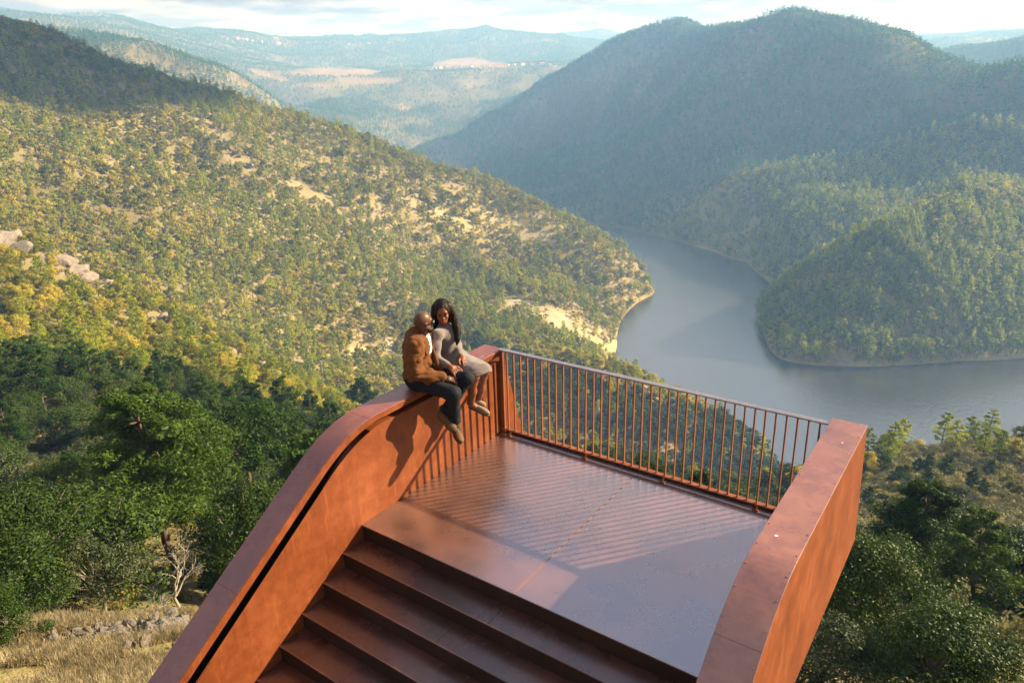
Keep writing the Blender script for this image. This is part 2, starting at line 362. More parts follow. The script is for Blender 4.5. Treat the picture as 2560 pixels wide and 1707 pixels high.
def leaves(C, Nrm, size, asp, r, droop=0.0, jit=None):     # one quad per leaf centre
    n = len(C); nn = Nrm + r.normal(0, jit or JIT[0], (n, 3)); nn /= np.linalg.norm(nn, axis=1)[:, None]
    a = np.cross(nn, r.normal(0, 1, (n, 3))); a /= np.linalg.norm(a, axis=1)[:, None]; b = np.cross(nn, a)
    s = (size*r.uniform(.6, 1.4, n))[:, None]; a = a*s; b = b*s*asp
    V_ = np.stack([C-a, C+b*.9, C+a, C-b*.9], 1).reshape(-1, 3)
    return V_, np.arange(4*n).reshape(-1, 4)
def blob(r, n, c, rad, flat=.75, shell=.5):
    d = r.normal(0, 1, (n, 3)); d /= np.linalg.norm(d, axis=1)[:, None]
    rr = (shell+(1-shell)*r.random(n))**.8
    P = d*rr[:, None]*rad*np.array([1, 1, flat]); return c+P, d
def wig(p0, p1, n, amp, r):
    t = np.linspace(0, 1, n)[:, None]; P = np.asarray(p0)*(1-t)+np.asarray(p1)*t
    off = r.normal(0, amp, (n, 3)); off[0] = 0; return P+off*np.sin(t*math.pi*.8+.2)
def oak(seed, h=6.5, R=3.0, clumps=46, nl=330, size=.10, sides=6, dense=1.0, round_=1.0):
    r = np.random.default_rng(seed); T = Geo(); L = Geo()
    th = h*.30; tr = .045*h*.55
    base = np.array([r.normal(0, .25), r.normal(0, .25), th])
    T.tube(wig((0, 0, -.6), base, 4, .06, r), np.linspace(tr*1.2, tr*.8, 4), sides)
    cents = []
    for k in range(clumps):
        z = r.uniform(.0, 1)**.8; ang = r.uniform(0, 2*math.pi); prof = math.sin(math.pi*(z*.86+.14))**.6
        rr = R*prof*math.sqrt(r.uniform(.15, 1))*(.8+.35*math.sin(ang*2+seed)*round_)
        c = np.array([rr*math.cos(ang), rr*math.sin(ang), h*.22+z*h*.66]) + r.normal(0, .15, 3)
        cents.append(c)
        if k % 3 == 0 or sides > 5: T.tube(wig(base, base+(c-base)*r.uniform(.9, 1.22), 4, .12*h/6, r), np.linspace(tr*(.5 if k % 3 == 0 else .28), tr*.07, 4), max(4, sides-2))
    for c in cents:
        rad = R*r.uniform(.19, .36)
        P, d = blob(r, int(nl*dense*r.uniform(.6, 1.3)), c, rad, .7, .45)
        d2 = d*.8 + (c-np.array([0, 0, h*.45]))/R*.5 + np.array([0, 0, .25])
        L.add(*leaves(P, d2, size, .62, r))
    return T, L
def pine(seed, h=9.0, R=2.6, levels=9, nl=260, size=.12, sides=6, bare=.35, dead=True, per=5):
    r = np.random.default_rng(seed); T = Geo(); L = Geo()
    lean = r.normal(0, .25, 2); tr = h*.018
    zs = np.linspace(-.6, h*.97, 8); path = np.stack([lean[0]*(zs/h)**2+r.normal(0, .04, 8), lean[1]*(zs/h)**2+r.normal(0, .04, 8), zs], -1)
    T.tube(path, np.linspace(tr*1.2, tr*.2, 8), sides)
    at_ = lambda z: np.array([np.interp(z, zs, path[:, 0]), np.interp(z, zs, path[:, 1]), z])
    for lv in range(levels):
        t = lv/(levels-1); z = h*(bare+(.97-bare)*t)
        Rl = R*(1-.75*t**1.6)*(.55+.45*min(1, t*4+.35))
        for k in range(per):
            ang = r.uniform(0, 2*math.pi); ln = Rl*r.uniform(.5, 1.1)
            tip = at_(z)+np.array([ln*math.cos(ang), ln*math.sin(ang), ln*r.uniform(.05, .45)])
            br = wig(at_(z-.1), tip, 4, .07*ln, r); T.tube(br, np.linspace(tr*.35, tr*.07, 4), max(3, sides-3))
            for q, f in ((br[-1], 1.0), (br[2], .75)):
                P, d = blob(r, int(nl*f*r.uniform(.6, 1.3)), q, max(.35, Rl*.33)*f*r.uniform(.8, 1.2), .55, .3)
                L.add(*leaves(P, d*.6+np.array([0, 0, .55]), size, .35, r, jit=min(.7, JIT[0])))
    if dead:
        for k in range(12):
            z = h*r.uniform(bare*.35, bare*1.05); ang = r.uniform(0, 6.28); ln = r.uniform(.5, 1.6)
            T.tube(wig(at_(z), at_(z)+np.array([ln*math.cos(ang), ln*math.sin(ang), r.uniform(-.1, .35)]), 4, .06, r), np.linspace(tr*.2, .008, 4), 3)
    return T, L
def umbrella(seed, h=8, R=3.4, nl=300, size=.11):
    r = np.random.default_rng(seed); T = Geo(); L = Geo()
    top = np.array([.3, -.2, h*.72]); T.tube(wig((0, 0, -.6), top, 5, .08, r), np.linspace(.17, .11, 5), 7)
    for k in range(64):
        ang = r.uniform(0, 6.28); q = math.sqrt(r.uniform(0, 1)); rr = R*q
        c = top+np.array([rr*math.cos(ang), rr*math.sin(ang), h*.05+h*.20*math.sqrt(1-q*q*.95)+r.normal(0, .08)])
        if k % 3 == 0: T.tube(wig(top-np.array([0, 0, r.uniform(0, 1.2)]), c, 4, .12, r), np.linspace(.06, .015, 4), 4)
        P, d = blob(r, int(nl*r.uniform(.7, 1.3)), c, R*.20, .6, .3); L.add(*leaves(P, d*.7+np.array([0, 0, .6]), size, .4, r, jit=.7))
    return T, L
def shrub(seed, n=260, size=.09, R=.8, h=.8):
    r = np.random.default_rng(seed); L = Geo()
    for k in range(7):
        c = np.array([r.normal(0, R*.35), r.normal(0, R*.35), h*r.uniform(.2, .5)])
        P, d = blob(r, n//7, c, R*r.uniform(.4, .6), h/R*.8, .4); L.add(*leaves(P, d+np.array([0, 0, .4]), size, .7, r))
    return L
def dead_tree(seed, h=6, spread=2.2, depth=4):
    r = np.random.default_rng(seed); T = Geo()
    def grow(p, d, ln, rad, k):
        e = p+d*ln; T.tube(wig(p, e, 4, ln*.05, r), np.linspace(rad, rad*.62, 4), 5 if rad > .03 else 3)
        if k == 0: return
        for _ in range(3 if k > 1 else 4):
            nd = d+r.normal(0, .62, 3)*np.array([1, 1, .7])+np.array([0, 0, .08]); nd /= np.linalg.norm(nd)
            q = p+(e-p)*r.uniform(.55, 1); grow(q, nd, ln*r.uniform(.55, .85), rad*.55, k-1)
    grow(np.array([0, 0, -.5]), np.array([.08, .05, 1.])/1.005, h*.36, h*.022, depth)
    return T
PROTO = bpy.data.collections.new('far_tree_shapes')       # shapes shared by the far wood, never linked on their own
def lod(name, geos, mats):
    V_, F_, mi = [], [], []; n = 0
    for i_, g in enumerate(geos):
        v = np.vstack(g.V); f = np.vstack(g.F); V_.append(v); F_.append(f+n); n += len(v); mi += [i_]*len(f)
    me = mesh_np(name, np.vstack(V_), np.vstack(F_), None, False)
    for q in mats: me.materials.append(q)
    me.polygons.foreach_set('material_index', np.array(mi, np.int32))
    o = bpy.data.objects.new(name, me); PROTO.objects.link(o); return o
protos = []; JIT[0] = .45
for k in range(3): T_, L_ = oak(100+k, 5.5, 2.7, 20, 30, .30, 4); protos.append(lod('p%02d_oak_shape' % k, (T_, L_), (M['oakbark'], M['oak'])))
for k in range(3): T_, L_ = pine(110+k, 8.0, 2.1, 7, 14, .34, 4, .28, False, 4); protos.append(lod('p%02d_pine_shape' % (3+k), (T_, L_), (M['bark'], M['pine'])))
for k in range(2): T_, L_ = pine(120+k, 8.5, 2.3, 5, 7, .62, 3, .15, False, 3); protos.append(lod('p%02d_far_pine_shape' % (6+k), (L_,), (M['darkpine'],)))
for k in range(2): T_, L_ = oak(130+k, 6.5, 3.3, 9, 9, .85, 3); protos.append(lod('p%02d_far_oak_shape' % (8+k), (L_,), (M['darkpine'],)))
for k in range(3): protos.append(lod('p%02d_shrub_shape' % (10+k), (shrub(140+k, 130, .17, 1.1, 1.0),), (M['shrub'],)))
for k in range(2): T_, L_ = oak(150+k, 6, 3.2, 34, 150, .15, 5); protos.append(lod('p%02d_mid_oak_shape' % (13+k), (T_, L_), (M['oakbark'], M['oak'])))
for k in range(2): T_, L_ = pine(160+k, 9, 2.5, 8, 60, .19, 5, .3, True, 5); protos.append(lod('p%02d_mid_pine_shape' % (15+k), (T_, L_), (M['bark'], M['pine'])))
for k in range(2): protos.append(lod('p%02d_mid_shrub_shape' % (17+k), (shrub(170+k, 650, .075, 1.0, .95),), (M['shrub'],)))

JIT[0] = .75
def jgrid(s, rmin, rmax, seed):
    r = np.random.default_rng(seed); n = int(rmax/s)+1
    b = A0; c0, s0 = math.cos(b), math.sin(b)
    u = np.arange(0, n)*s; v = np.arange(-int(n*.82), int(n*.82)+1)*s
    U, W_ = np.meshgrid(u, v, indexing='ij'); U = U.ravel(); W_ = W_.ravel()
    keep = (np.abs(W_) < U*.80+12) & (U < rmax); U = U[keep]; W_ = W_[keep]
    U = U+r.uniform(-.5, .5, len(U))*s; W_ = W_+r.uniform(-.5, .5, len(U))*s
    X = CAM[0]+U*c0-W_*s0; Y = CAM[1]+U*s0+W_*c0; rr = np.hypot(U, W_)
    k = (rr >= rmin) & (rr < rmax); return X[k], Y[k]
pts = []                                                     # x, y, z, proto, scale
def scatter(s, rmin, rmax, seed, fn):
    X, Y = jgrid(s, rmin, rmax, seed); z, r, a, _, _ = lookup(X, Y)
    k = (z > ZW+.5) & (np.abs(a) < 44); X, Y, z, r = X[k], Y[k], z[k], r[k]
    k = visible(X, Y, z+9); X, Y, z, r = X[k], Y[k], z[k], r[k]
    xd, yd = disp(np.stack([X, Y, z], -1)); k = (xd > -120) & (xd < 2480) & (yd < 1700); X, Y, z, r, xd, yd = (q[k] for q in (X, Y, z, r, xd, yd))
    rr = np.random.default_rng(seed+1); pr, sc = fn(X, Y, z, r, xd, yd, rr)
    k = pr >= 0; pts.append(np.stack([X[k], Y[k], z[k]-.1*sc[k], pr[k], sc[k]], -1))
wv = lambda X, Y: nz(X, Y, 40, 22)*24+nz(X, Y, 12, 25)*10
def f_near(X, Y, z, r, xd, yd, rr):                           # 150-330 m
    n = len(X); p = rr.random(n); w_ = wv(X, Y); b = field(BARE, xd+w_, yd+w_*.5)
    cov = .90+.35*nz(X, Y, 22, 31)
    pinef = .30+.4*nz(X, Y, 55, 32)
    pr = np.where(rr.random(n) < pinef, rr.integers(15, 17, n), rr.integers(13, 15, n))
    hillN = (xd > 1850) & (yd > 960); cov = np.where(hillN, .28, cov)
    s2 = (xd > 1090) & (xd < 1830) & (yd > 815+np.clip((xd-1180)*.32, -30, 400)); cov = np.where(s2, 1.1, cov); b = np.where(s2, 0, b)
    pr = np.where(s2, np.where(rr.random(n) < .13, pr, rr.integers(22, 24, n)), pr)
    nr = np.zeros(n, bool)
    for X_, Y_, w_r in OUT[:17]: nr |= (np.abs(xd-X_) < 6+w_r*2.2) & (yd-Y_ > -7) & (yd-Y_ < 20)
    b = np.where(nr & ~s2, 1, b)
    pr = np.where((p > cov) | (b > .4), -1, pr); return pr, rr.uniform(.6, 1.1, n)*np.where(s2, 1.05, 1)
def f_mid(X, Y, z, r, xd, yd, rr):                            # 330-1000 m
    n = len(X); p = rr.random(n); w_ = wv(X, Y); b = field(BARE, xd+w_, yd+w_*.5)
    cov = .97+.36*nz(X, Y, 38, 33)+.30*nz(X, Y, 13, 34)
    s2 = (xd > 1090) & (xd < 1830) & (yd > 815+np.clip((xd-1180)*.32, -30, 400)); cov = np.where(s2, 1.1, cov); b = np.where(s2, 0, b)
    upper = (xd > 350) & (xd < 1300) & (yd < 560); cov = np.where(upper, cov-.10, cov)
    cov = np.where(xd > 1300, np.maximum(cov, .70), cov)
    pinef = .36+.5*nz(X, Y, 70, 35)+np.where(xd > 1740, .30, 0)
    pr = np.where(rr.random(n) < pinef, rr.integers(3, 6, n), rr.integers(0, 3, n))
    pr = np.where(s2, np.where(rr.random(n) < .15, pr, rr.integers(22, 24, n)), pr)
    shore = (xd > 1380) & (xd < 1950) & (z < -120) & ~s2; cov = np.where(shore, cov*.78, cov)
    pr = np.where((p > cov) | ((b > .35) & (rr.random(n) > np.where(xd > 1480, .8, np.where(yd < 650, .45, .2)))), -1, pr)
    return pr, np.where(xd > 1740, 1.22, .88)*rr.uniform(.55, 1.35, n)**1.1*1.3
def f_far(X, Y, z, r, xd, yd, rr):                            # 1000-2400 m
    n = len(X); p = rr.random(n); w_ = wv(X, Y); b = np.maximum(field(BARE, xd+w_, yd+w_*.5)*.3, field(VINE, xd, yd)*.8)
    cov = .93+.25*nz(X, Y, 90, 36); cov = np.where((xd < 1100), .62+.5*nz(X, Y, 60, 37), cov)
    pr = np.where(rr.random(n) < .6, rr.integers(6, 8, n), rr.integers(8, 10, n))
    pr = np.where((p > cov) | (b > .5), -1, pr); return pr, rr.uniform(.8, 1.45, n)
def f_vfar(X, Y, z, r, xd, yd, rr):
    n = len(X); p = rr.random(n); b = field(VINE, xd, yd)
    cov = .74+.6*nz(X, Y, 160, 38)+.3*nz(X, Y, 50, 39); cov = np.where(yd < 145, cov+.15, cov)
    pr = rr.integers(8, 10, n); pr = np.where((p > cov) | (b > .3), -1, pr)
    return pr, rr.uniform(.8, 1.5, n)*np.clip(r/3000, 1, 2)
def f_shrub(X, Y, z, r, xd, yd, rr):
    n = len(X); cov = .62+.4*nz(X, Y, 11, 40); w_ = wv(X, Y); b = field(BARE, xd+w_, yd+w_*.5); cov = cov-b*.55
    pr = np.where(rr.random(n) < cov, rr.integers(10, 13, n), -1); return pr, rr.uniform(.5, 1.4, n)
def f_shrubn(X, Y, z, r, xd, yd, rr):
    n = len(X); hillN = (xd > 1850) & (yd > 960); cov = np.where(hillN, 1.3, .5)+.25*nz(X, Y, 6, 41)
    pr = np.where(rr.random(n) < cov, rr.integers(17, 19, n), -1); return pr, rr.uniform(.45, 1.25, n)*np.where(hillN, 1.9, .8)
scatter(4.6, 150, 330, 51, f_near)
scatter(4.4, 330, 1000, 52, f_mid)
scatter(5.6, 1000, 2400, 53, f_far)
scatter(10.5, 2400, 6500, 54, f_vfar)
scatter(3.4, 180, 800, 55, f_shrub)
scatter(1.6, 24, 180, 56, f_shrubn)
PT = np.vstack(pts)
print('scatter', len(PT), [len(q) for q in pts])

def instancer(name, P, sc, pr, **props):
    me = bpy.data.meshes.new(name); me.vertices.add(len(P)); me.vertices.foreach_set('co', np.asarray(P, np.float32).ravel())
    a = me.attributes.new('scl', 'FLOAT', 'POINT'); a.data.foreach_set('value', np.asarray(sc, np.float32))
    a = me.attributes.new('shape_pick', 'INT', 'POINT'); a.data.foreach_set('value', np.asarray(pr, np.int32))
    rz = np.random.default_rng(5).uniform(0, 6.28, len(P)).astype(np.float32)
    a = me.attributes.new('turn', 'FLOAT', 'POINT'); a.data.foreach_set('value', rz)
    o = link(name, me, **props)
    ng = bpy.data.node_groups.new(name, 'GeometryNodeTree')
    ng.interface.new_socket('Geometry', in_out='INPUT', socket_type='NodeSocketGeometry'); ng.interface.new_socket('Geometry', in_out='OUTPUT', socket_type='NodeSocketGeometry')
    G = NT(ng); gi = G.n('NodeGroupInput'); go = G.n('NodeGroupOutput')
    ci = G.n('GeometryNodeCollectionInfo', {'Separate Children': True, 'Reset Children': True}); ci.inputs['Collection'].default_value = PROTO
    ip = G.n('GeometryNodeInstanceOnPoints', {'Pick Instance': True})
    na = lambda nm, dt: G.n('GeometryNodeInputNamedAttribute', {'Name': nm}, data_type=dt).outputs[0]
    G.link(gi.outputs[0], ip.inputs['Points']); G.link(ci.outputs[0], ip.inputs['Instance']); G.link(na('shape_pick', 'INT'), ip.inputs['Instance Index'])
    cx = G.n('ShaderNodeCombineXYZ'); G.link(na('turn', 'FLOAT'), cx.inputs[2]); G.link(cx.outputs[0], ip.inputs['Rotation'])
    G.link(na('scl', 'FLOAT'), ip.inputs['Scale']); G.link(ip.outputs[0], go.inputs[0])
    md = o.modifiers.new('instances', 'NODES'); md.node_group = ng; return o
rs = np.random.default_rng(77)
isr = ((PT[:, 3] >= 17) & (PT[:, 3] <= 18)) | ((PT[:, 3] >= 10) & (PT[:, 3] <= 12))
instancer('forest', PT[~isr, :3], PT[~isr, 4], PT[~isr, 3], kind='stuff', label='pine and oak woods covering the gorge slopes')
instancer('scrub', PT[isr, :3], PT[isr, 4], PT[isr, 3], kind='stuff', label='low grey green scrub between the trees')
# ------------------------------------------------------------------ weathering steel platform
def rust(name, dark, mid, light, rough=.5, spec=.5, sc=1.0, grain=.5, coat=0.0, patch=None, rvar=.15, sheen=0):
    m, nt, out = nodes(name); N = NT(nt)
    tc = N.n('ShaderNodeTexCoord'); P = tc.outputs['Object']
    a = N.noise(P, 1.6*sc, 6, .65); b = N.noise(P, 9*sc, 6 if not patch else 3, .7 if not patch else .5); g = N.noise(P, 190, 3, .7)
    f = N.math('ADD', N.math('MULTIPLY', a, .6), N.math('MULTIPLY', b, .4))
    c = N.ramp(f, [(.34, dark), (.5, mid), (.66, light)])
    mp = N.n('ShaderNodeMapping', {'Vector': P, 'Scale': (9, 9, .7)})
    sn = N.noise(mp.outputs[0], 2.2, 6, .7); st = N.ramp(sn, [(.56, 0.0), (.72, .45 if not sheen else 0.0)]); sd = N.ramp(sn, [(.28, .55 if not sheen else 0.0), (.44, 0.0)])
    c = N.mix(sd, c, tuple(x*.55 for x in dark))
    c = N.mix(st, c, tuple(min(1, x*1.5) for x in light))
    c = N.mix(N.math('MULTIPLY', g, grain), c, tuple(x*.35 for x in dark))
    if patch: c = N.mix(N.ramp(N.noise(P, 1.3, 2, .5), [(.42, 0.0), (.70, patch[1])]), c, patch[0])
    rg = N.math('ADD', N.math('MULTIPLY', b, rvar), rough-rvar/2)
    bs = N.n('ShaderNodeBsdfPrincipled', {'Base Color': c, 'Roughness': rg, 'Specular IOR Level': spec, 'Coat Weight': coat, 'Coat Roughness': .27, 'Coat IOR': 1.75})
    bp = N.n('ShaderNodeBump', {'Strength': .0 if patch else .2, 'Distance': .002, 'Height': g}); patch or N.link(bp.outputs[0], bs.inputs['Normal'])
    if sheen:
        gl = N.n('ShaderNodeBsdfGlossy', {'Color': (.84, .82, .92, 1), 'Roughness': N.math('ADD', N.math('MULTIPLY', a, .25), .15)})
        patch or N.link(bp.outputs[0], gl.inputs['Normal']); lw = N.n('ShaderNodeLayerWeight', {'Blend': .50})
        mx = N.n('ShaderNodeMixShader', {0: N.math('ADD', N.math('MULTIPLY', lw.outputs['Fresnel'], sheen), .14*sheen), 1: bs.outputs[0], 2: gl.outputs[0]}); N.link(mx.outputs[0], out.inputs[0]); return m
    N.link(bs.outputs[0], out.inputs[0]); return m
M['rust'] = rust('rusted_steel_side', (.108, .024, .0055), (.190, .046, .010), (.28, .082, .026), .72, .2)
M['rustcap'] = rust('rusted_steel_cap', (.13, .028, .014), (.22, .050, .022), (.30, .085, .034), .42, .6, 1.4, .45, .2, sheen=.18)
M['rustcapr'] = rust('rusted_steel_cap_speckled', (.14, .040, .020), (.27, .082, .034), (.42, .155, .065), .45, .6, 1.2, .6, .25, sheen=.35)
M['deck'] = rust('worn_deck_steel', (.034, .018, .013), (.074, .036, .023), (.13, .056, .030), .36, .8, .8, .06, 1.0, ((.25, .085, .045), .5), .12, sheen=1.15)
M['tread'] = rust('dark_tread_steel', (.028, .010, .007), (.060, .019, .012), (.13, .044, .023), .38, .6, 1.3, .3, .35, sheen=.22)
M['riser'] = rust('shade_black_riser_steel', (.016, .007, .005), (.030, .012, .008), (.05, .02, .012), .6, .3)  # near-black base colour carries the shade on faces turned from the sun
M['rail'] = rust('railing_steel', (.17, .050, .020), (.25, .075, .028), (.34, .11, .04), .55, .4)
M['handrail'] = rust('handrail_steel', (.11, .090, .088), (.16, .135, .13), (.22, .17, .15), .38, .7, 2, .3, .4, sheen=.5)
M['black'] = simple('gap_shade_and_pane_black', (.012, .011, .010), .8)  # black colour stands in for shade inside the slot; also dark window panes
M['seam'] = simple('painted_sunlit_seam', (.30, .13, .05), .6)  # sunlight on the seam line put into this bright orange
M['white'] = simple('white_scratch', (.75, .70, .70), .7, var=.1)
M['screw'] = simple('rusty_screw', (.16, .075, .05), .45, spec=.6)
def boxV(x0, x1, y0, y1, z0, z1):
    v = [(x, y, z) for z in (z0, z1) for y in (y0, y1) for x in (x0, x1)]
    return v, [(0, 2, 3, 1), (4, 5, 7, 6), (0, 1, 5, 4), (2, 6, 7, 3), (0, 4, 6, 2), (1, 3, 7, 5)]
def strip(x0, x1, ys, top, bot):                    # prism between two curves over y
    n = len(ys); V_ = []; F_ = []
    for y, t, b in zip(ys, top, bot): V_ += [(x0, y, t), (x1, y, t), (x1, y, b), (x0, y, b)]
    for k in range(n-1):
        a = 4*k
        for q in range(4): F_.append((a+q, a+(q+1) % 4, a+4+(q+1) % 4, a+4+q))
    F_ += [(0, 3, 2, 1), (4*n-4, 4*n-3, 4*n-2, 4*n-1)]
    return V_, F_
def solid(name, parts, mat, parent=None, bevel=0.0, smooth=False, **props):
    V_, F_, n = [], [], 0
    for v, f in parts: V_ += list(v); F_ += [tuple(i+n for i in q) for q in f]; n = len(V_)
    me = bpy.data.meshes.new(name); me.from_pydata([tuple(map(float, q)) for q in V_], [], F_); me.materials.append(mat)
    bm = bmesh.new(); bm.from_mesh(me); bmesh.ops.recalc_face_normals(bm, faces=bm.faces)
    if bevel: bmesh.ops.bevel(bm, geom=[e for e in bm.edges if e.calc_face_angle(0) > .6], offset=bevel, segments=2, affect='EDGES', profile=.5)
    bm.to_mesh(me); bm.free(); me.polygons.foreach_set('use_smooth', [smooth]*len(me.polygons))
    return link(name, me, parent, **props)
def empty(name, loc=(0, 0, 0), **props):
    o = bpy.data.objects.new(name, None); COL.objects.link(o); o.location = loc; o.empty_display_size = .2
    for k, v in props.items(): o[k] = v
    return o
PW = 3.425; CW = .2645; DL = 2.1963; SG = .2542; SR = .1491; YE = .065; ZC = .995
plat = empty('viewing_platform', (0, 0, 0), label='rust red steel viewing platform with stairs jutting out over the gorge', category='viewing platform')
def topc(y, z0, ya, yb, slope):
    yc = (ya+yb)/2; y = np.asarray(y, float); out = np.empty_like(y)
    ze = z0+slope*(yb-yc)
    for i_, q in enumerate(y):
        if q >= ya: out[i_] = z0
        elif q <= yb: out[i_] = ze+slope*(q-yb)
        else:
            t = (ya-q)/(ya-yb); out[i_] = (1-t)**2*z0+2*t*(1-t)*z0+t*t*ze
    return out
TL = lambda y: topc(y, .988, -1.86, -2.62, .70)
TR = lambda y: topc(y, 1.028, -2.00, -2.78, .73)
def botc(y):
    y = np.asarray(y, float); return np.where(y > -1.75, -.30, -.30+.70*(y+1.75))
def parapet(x0, x1, T, slot, seams, capmat, label):
    p = bpy.data.objects.new('parapet', None); COL.objects.link(p); p.parent = plat; p['label'] = label
    ys = np.concatenate([np.linspace(YE, -1.7, 6), np.linspace(-1.8, -2.9, 26), np.linspace(-3.05, -6.6, 8)])
    xi, xo = (x1, x0) if slot else (x0, x1)          # inner and outer faces
    edges = [YE]+seams+[-6.6]
    for a, b in zip(edges[:-1], edges[1:]):
        yy = np.concatenate([[a-.0004 if a != YE else a], ys[(ys < a-.01) & (ys > b+.01)], [b+.0004 if b != -6.6 else b]])
        solid('cap_plate', [strip(x0-.004, x1+.004, yy, T(yy), T(yy)-(.052 if slot else .012))], capmat, p, .0025)
    if slot:
        k_ = lambda y: np.clip((-1.9-y)/.7, 0, 1)
        solid('slot_back', [strip(x0+.004, x1-.12, ys, T(ys)-.0525, T(ys)-.135-.20*k_(ys))], M['black'], p)
        solid('slot_floor', [strip(x1-.1195, x1-.0065, ys[ys < -2.05], T(ys[ys < -2.05])-.31, T(ys[ys < -2.05])-.315)], M['black'], p)
        solid('cap_lip', [strip(x1+.0045, x1+.0085, ys, T(ys)-.003, T(ys)-.056-.030*k_(ys))], M['rust'], p)
        body_top = lambda y: T(y)-.118-.072*k_(y)
    else: body_top = lambda y: T(y)-.0125
    yb_ = ys
    if slot: pts_ = [strip(x1-.006, x1, yb_, body_top(yb_), botc(yb_)), strip(x0, x1-.0062, yb_, np.where(yb_ < -2.0, T(yb_)-.316, body_top(yb_)), botc(yb_))]
    else: pts_ = [strip(x0, x1, yb_, body_top(yb_), botc(yb_))]
    # the far end leans outwards below the cap
    t0 = float(body_top(np.array([YE]))[0]); ye = np.linspace(YE+.0005, YE+.345, 5)
    pts_.append(strip(x0, x1, ye, t0-(ye-YE)/.345*(t0+.27), np.full(5, -.30)))
    solid('side_panel', pts_, M['rust'], p, .003)
    return p
PLft = parapet(-.2624, 0, TL, True, [-1.98, -3.49], M['rustcap'], 'left parapet with a dark handrail slot under its cap')
PRgt = parapet(PW, PW+CW, TR, False, [-2.66], M['rustcapr'], 'right parapet with a screwed speckled cap')
# skirt plate on the inner face beside the stairs, under the weld line
yy = np.linspace(-2.2, -6.6, 12); solid('skirt_plate', [strip(.0005, .0045, yy, np.minimum(-.262+.013*(yy+2.2), TL(yy)-.20), botc(yy)+.02)], M['rust'], PLft)
for k, y in enumerate([-.2, -.62, -1.02, -1.42, -1.75, -2.0, -2.2, -2.38, -2.56, -2.74, -2.92, -3.1]):
    for x in (PW+.012, PW+CW-.014):
        if (k % 2 == 0) or y < -1.6:
            z = float(TR(np.array([y]))[0]); bm = bmesh.new(); bmesh.ops.create_cone(bm, segments=8, radius1=.0055, radius2=.004, depth=.003, cap_ends=True)
            me = bpy.data.meshes.new('screw'); bm.to_mesh(me); bm.free(); me.materials.append(M['screw'])
            o = link('screw', me, PRgt); o.location = (x, y, z+.0025)
def spot(name, x, y, z, r_, mat, parent, seed=0):
    q = np.random.default_rng(seed); n = 9; V_ = [(x, y, z+.003)]+[(x+r_*q.uniform(.5, 1.2)*math.cos(t), y+r_*q.uniform(.5, 1.2)*math.sin(t), z) for t in np.linspace(0, 6.28, n, endpoint=False)]
    solid(name, [(V_, [(0, i_+1, (i_+1) % n+1) for i_ in range(n)])], mat, parent)
spot('white_splash', PW+.09, -1.86, 1.0295, .013, M['white'], PRgt, 1); spot('white_splash', PW+.16, -.36, 1.0295, .010, M['white'], PRgt, 2)
q = np.random.default_rng(3); zz_ = [(-.055+(.016 if k % 2 else -.016)*q.uniform(.4, 1.2), -.56+k*.018) for k in range(20)]; V_, F_ = [], []
for k, (x, y) in enumerate(zz_): V_ += [(x-.0016, y, .9893), (x+.0016, y+.001, .9893)]
F_ = [(2*k, 2*k+1, 2*k+3, 2*k+2) for k in range(19)]
solid('white_scribble', [(V_, F_)], M['white'], PLft)
# deck in two sheets, stairs, framing
solid('deck_plate', [boxV(.002, 1.692, -DL-.006, .02, -.012, 0)], M['deck'], plat, .0015)
solid('deck_plate', [boxV(1.698, PW-.002, -DL-.006, .02, -.012, 0)], M['deck'], plat, .0015)
solid('seam_strip', [boxV(1.6925, 1.6975, -DL-.006, .02, -.012, .0012)], M['seam'], plat)
solid('gap_shadow_strip', [boxV(.004, PW-.002, .0205, .028, -.16, .046)], M['riser'], plat)  # added dark strip standing in for the shadow line under the bottom rail
solid('under_frame', [boxV(.02, PW-.02, -DL+.03, -.04, -.24, -.0125)], M['rust'], plat)
for k in range(15):
    y1 = -DL-k*SG; zt = -k*SR                           # riser under the edge at y1, then the tread below it
    s_ = bpy.data.objects.new('step', None); COL.objects.link(s_); s_.parent = plat
    solid('riser', [boxV(.003, PW-.003, y1, y1+.0095, zt-SR+.0005, zt-.0125)], M['riser'], s_, .002)
    xs = 1.62 if k % 2 == 0 else 1.30
    solid('tread', [boxV(.003, xs-.0015, y1-SG-.006, y1+.012, zt-SR-.012, zt-SR), boxV(xs+.0015, PW-.003, y1-SG-.006, y1+.012, zt-SR-.012, zt-SR)], M['tread'], s_, .002)
# railing
rl = bpy.data.objects.new('railing', None); COL.objects.link(rl); rl.parent = plat; rl['label'] = 'thin bar railing across the open front'
YB = -.020
solid('top_rail', [boxV(.006, PW-.001, YB-.032, YB+.030, 1.001, 1.016)], M['handrail'], rl, .002)
solid('bottom_rail', [boxV(.006, PW-.001, YB-.028, YB+.030, .048, .063)], M['rail'], rl, .002)
solid('end_post', [boxV(.004, .050, YB-.015, YB+.012, .006, 1.0005)], M['rail'], rl, .002)
b0 = None
for k in range(37):
    x = .0967+k*.0903
    if b0 is None: b0 = solid('baluster', [boxV(-.0065, .0065, YB-.012, YB+.012, .0635, 1.0005)], M['rail'], rl, .0015); b0.location = (x, 0, 0)
    else: o = b0.copy(); COL.objects.link(o); o.parent = rl; o.location = (x, 0, 0)
for x in (.12, 1.10, 1.98, 2.9):
    solid('foot_bracket', [boxV(x-.03, x+.03, YB-.055, YB+.01, .0005, .008), boxV(x-.006, x+.006, YB-.02, YB+.01, .0085, .0475)], M['rail'], rl, .001)
    bm = bmesh.new(); bmesh.ops.create_cone(bm, segments=6, radius1=.010, radius2=.010, depth=.010, cap_ends=True); me = bpy.data.meshes.new('bolt'); bm.to_mesh(me); bm.free(); me.materials.append(M['screw'])
    link('bolt', me, rl).location = (x, YB-.038, .0135)
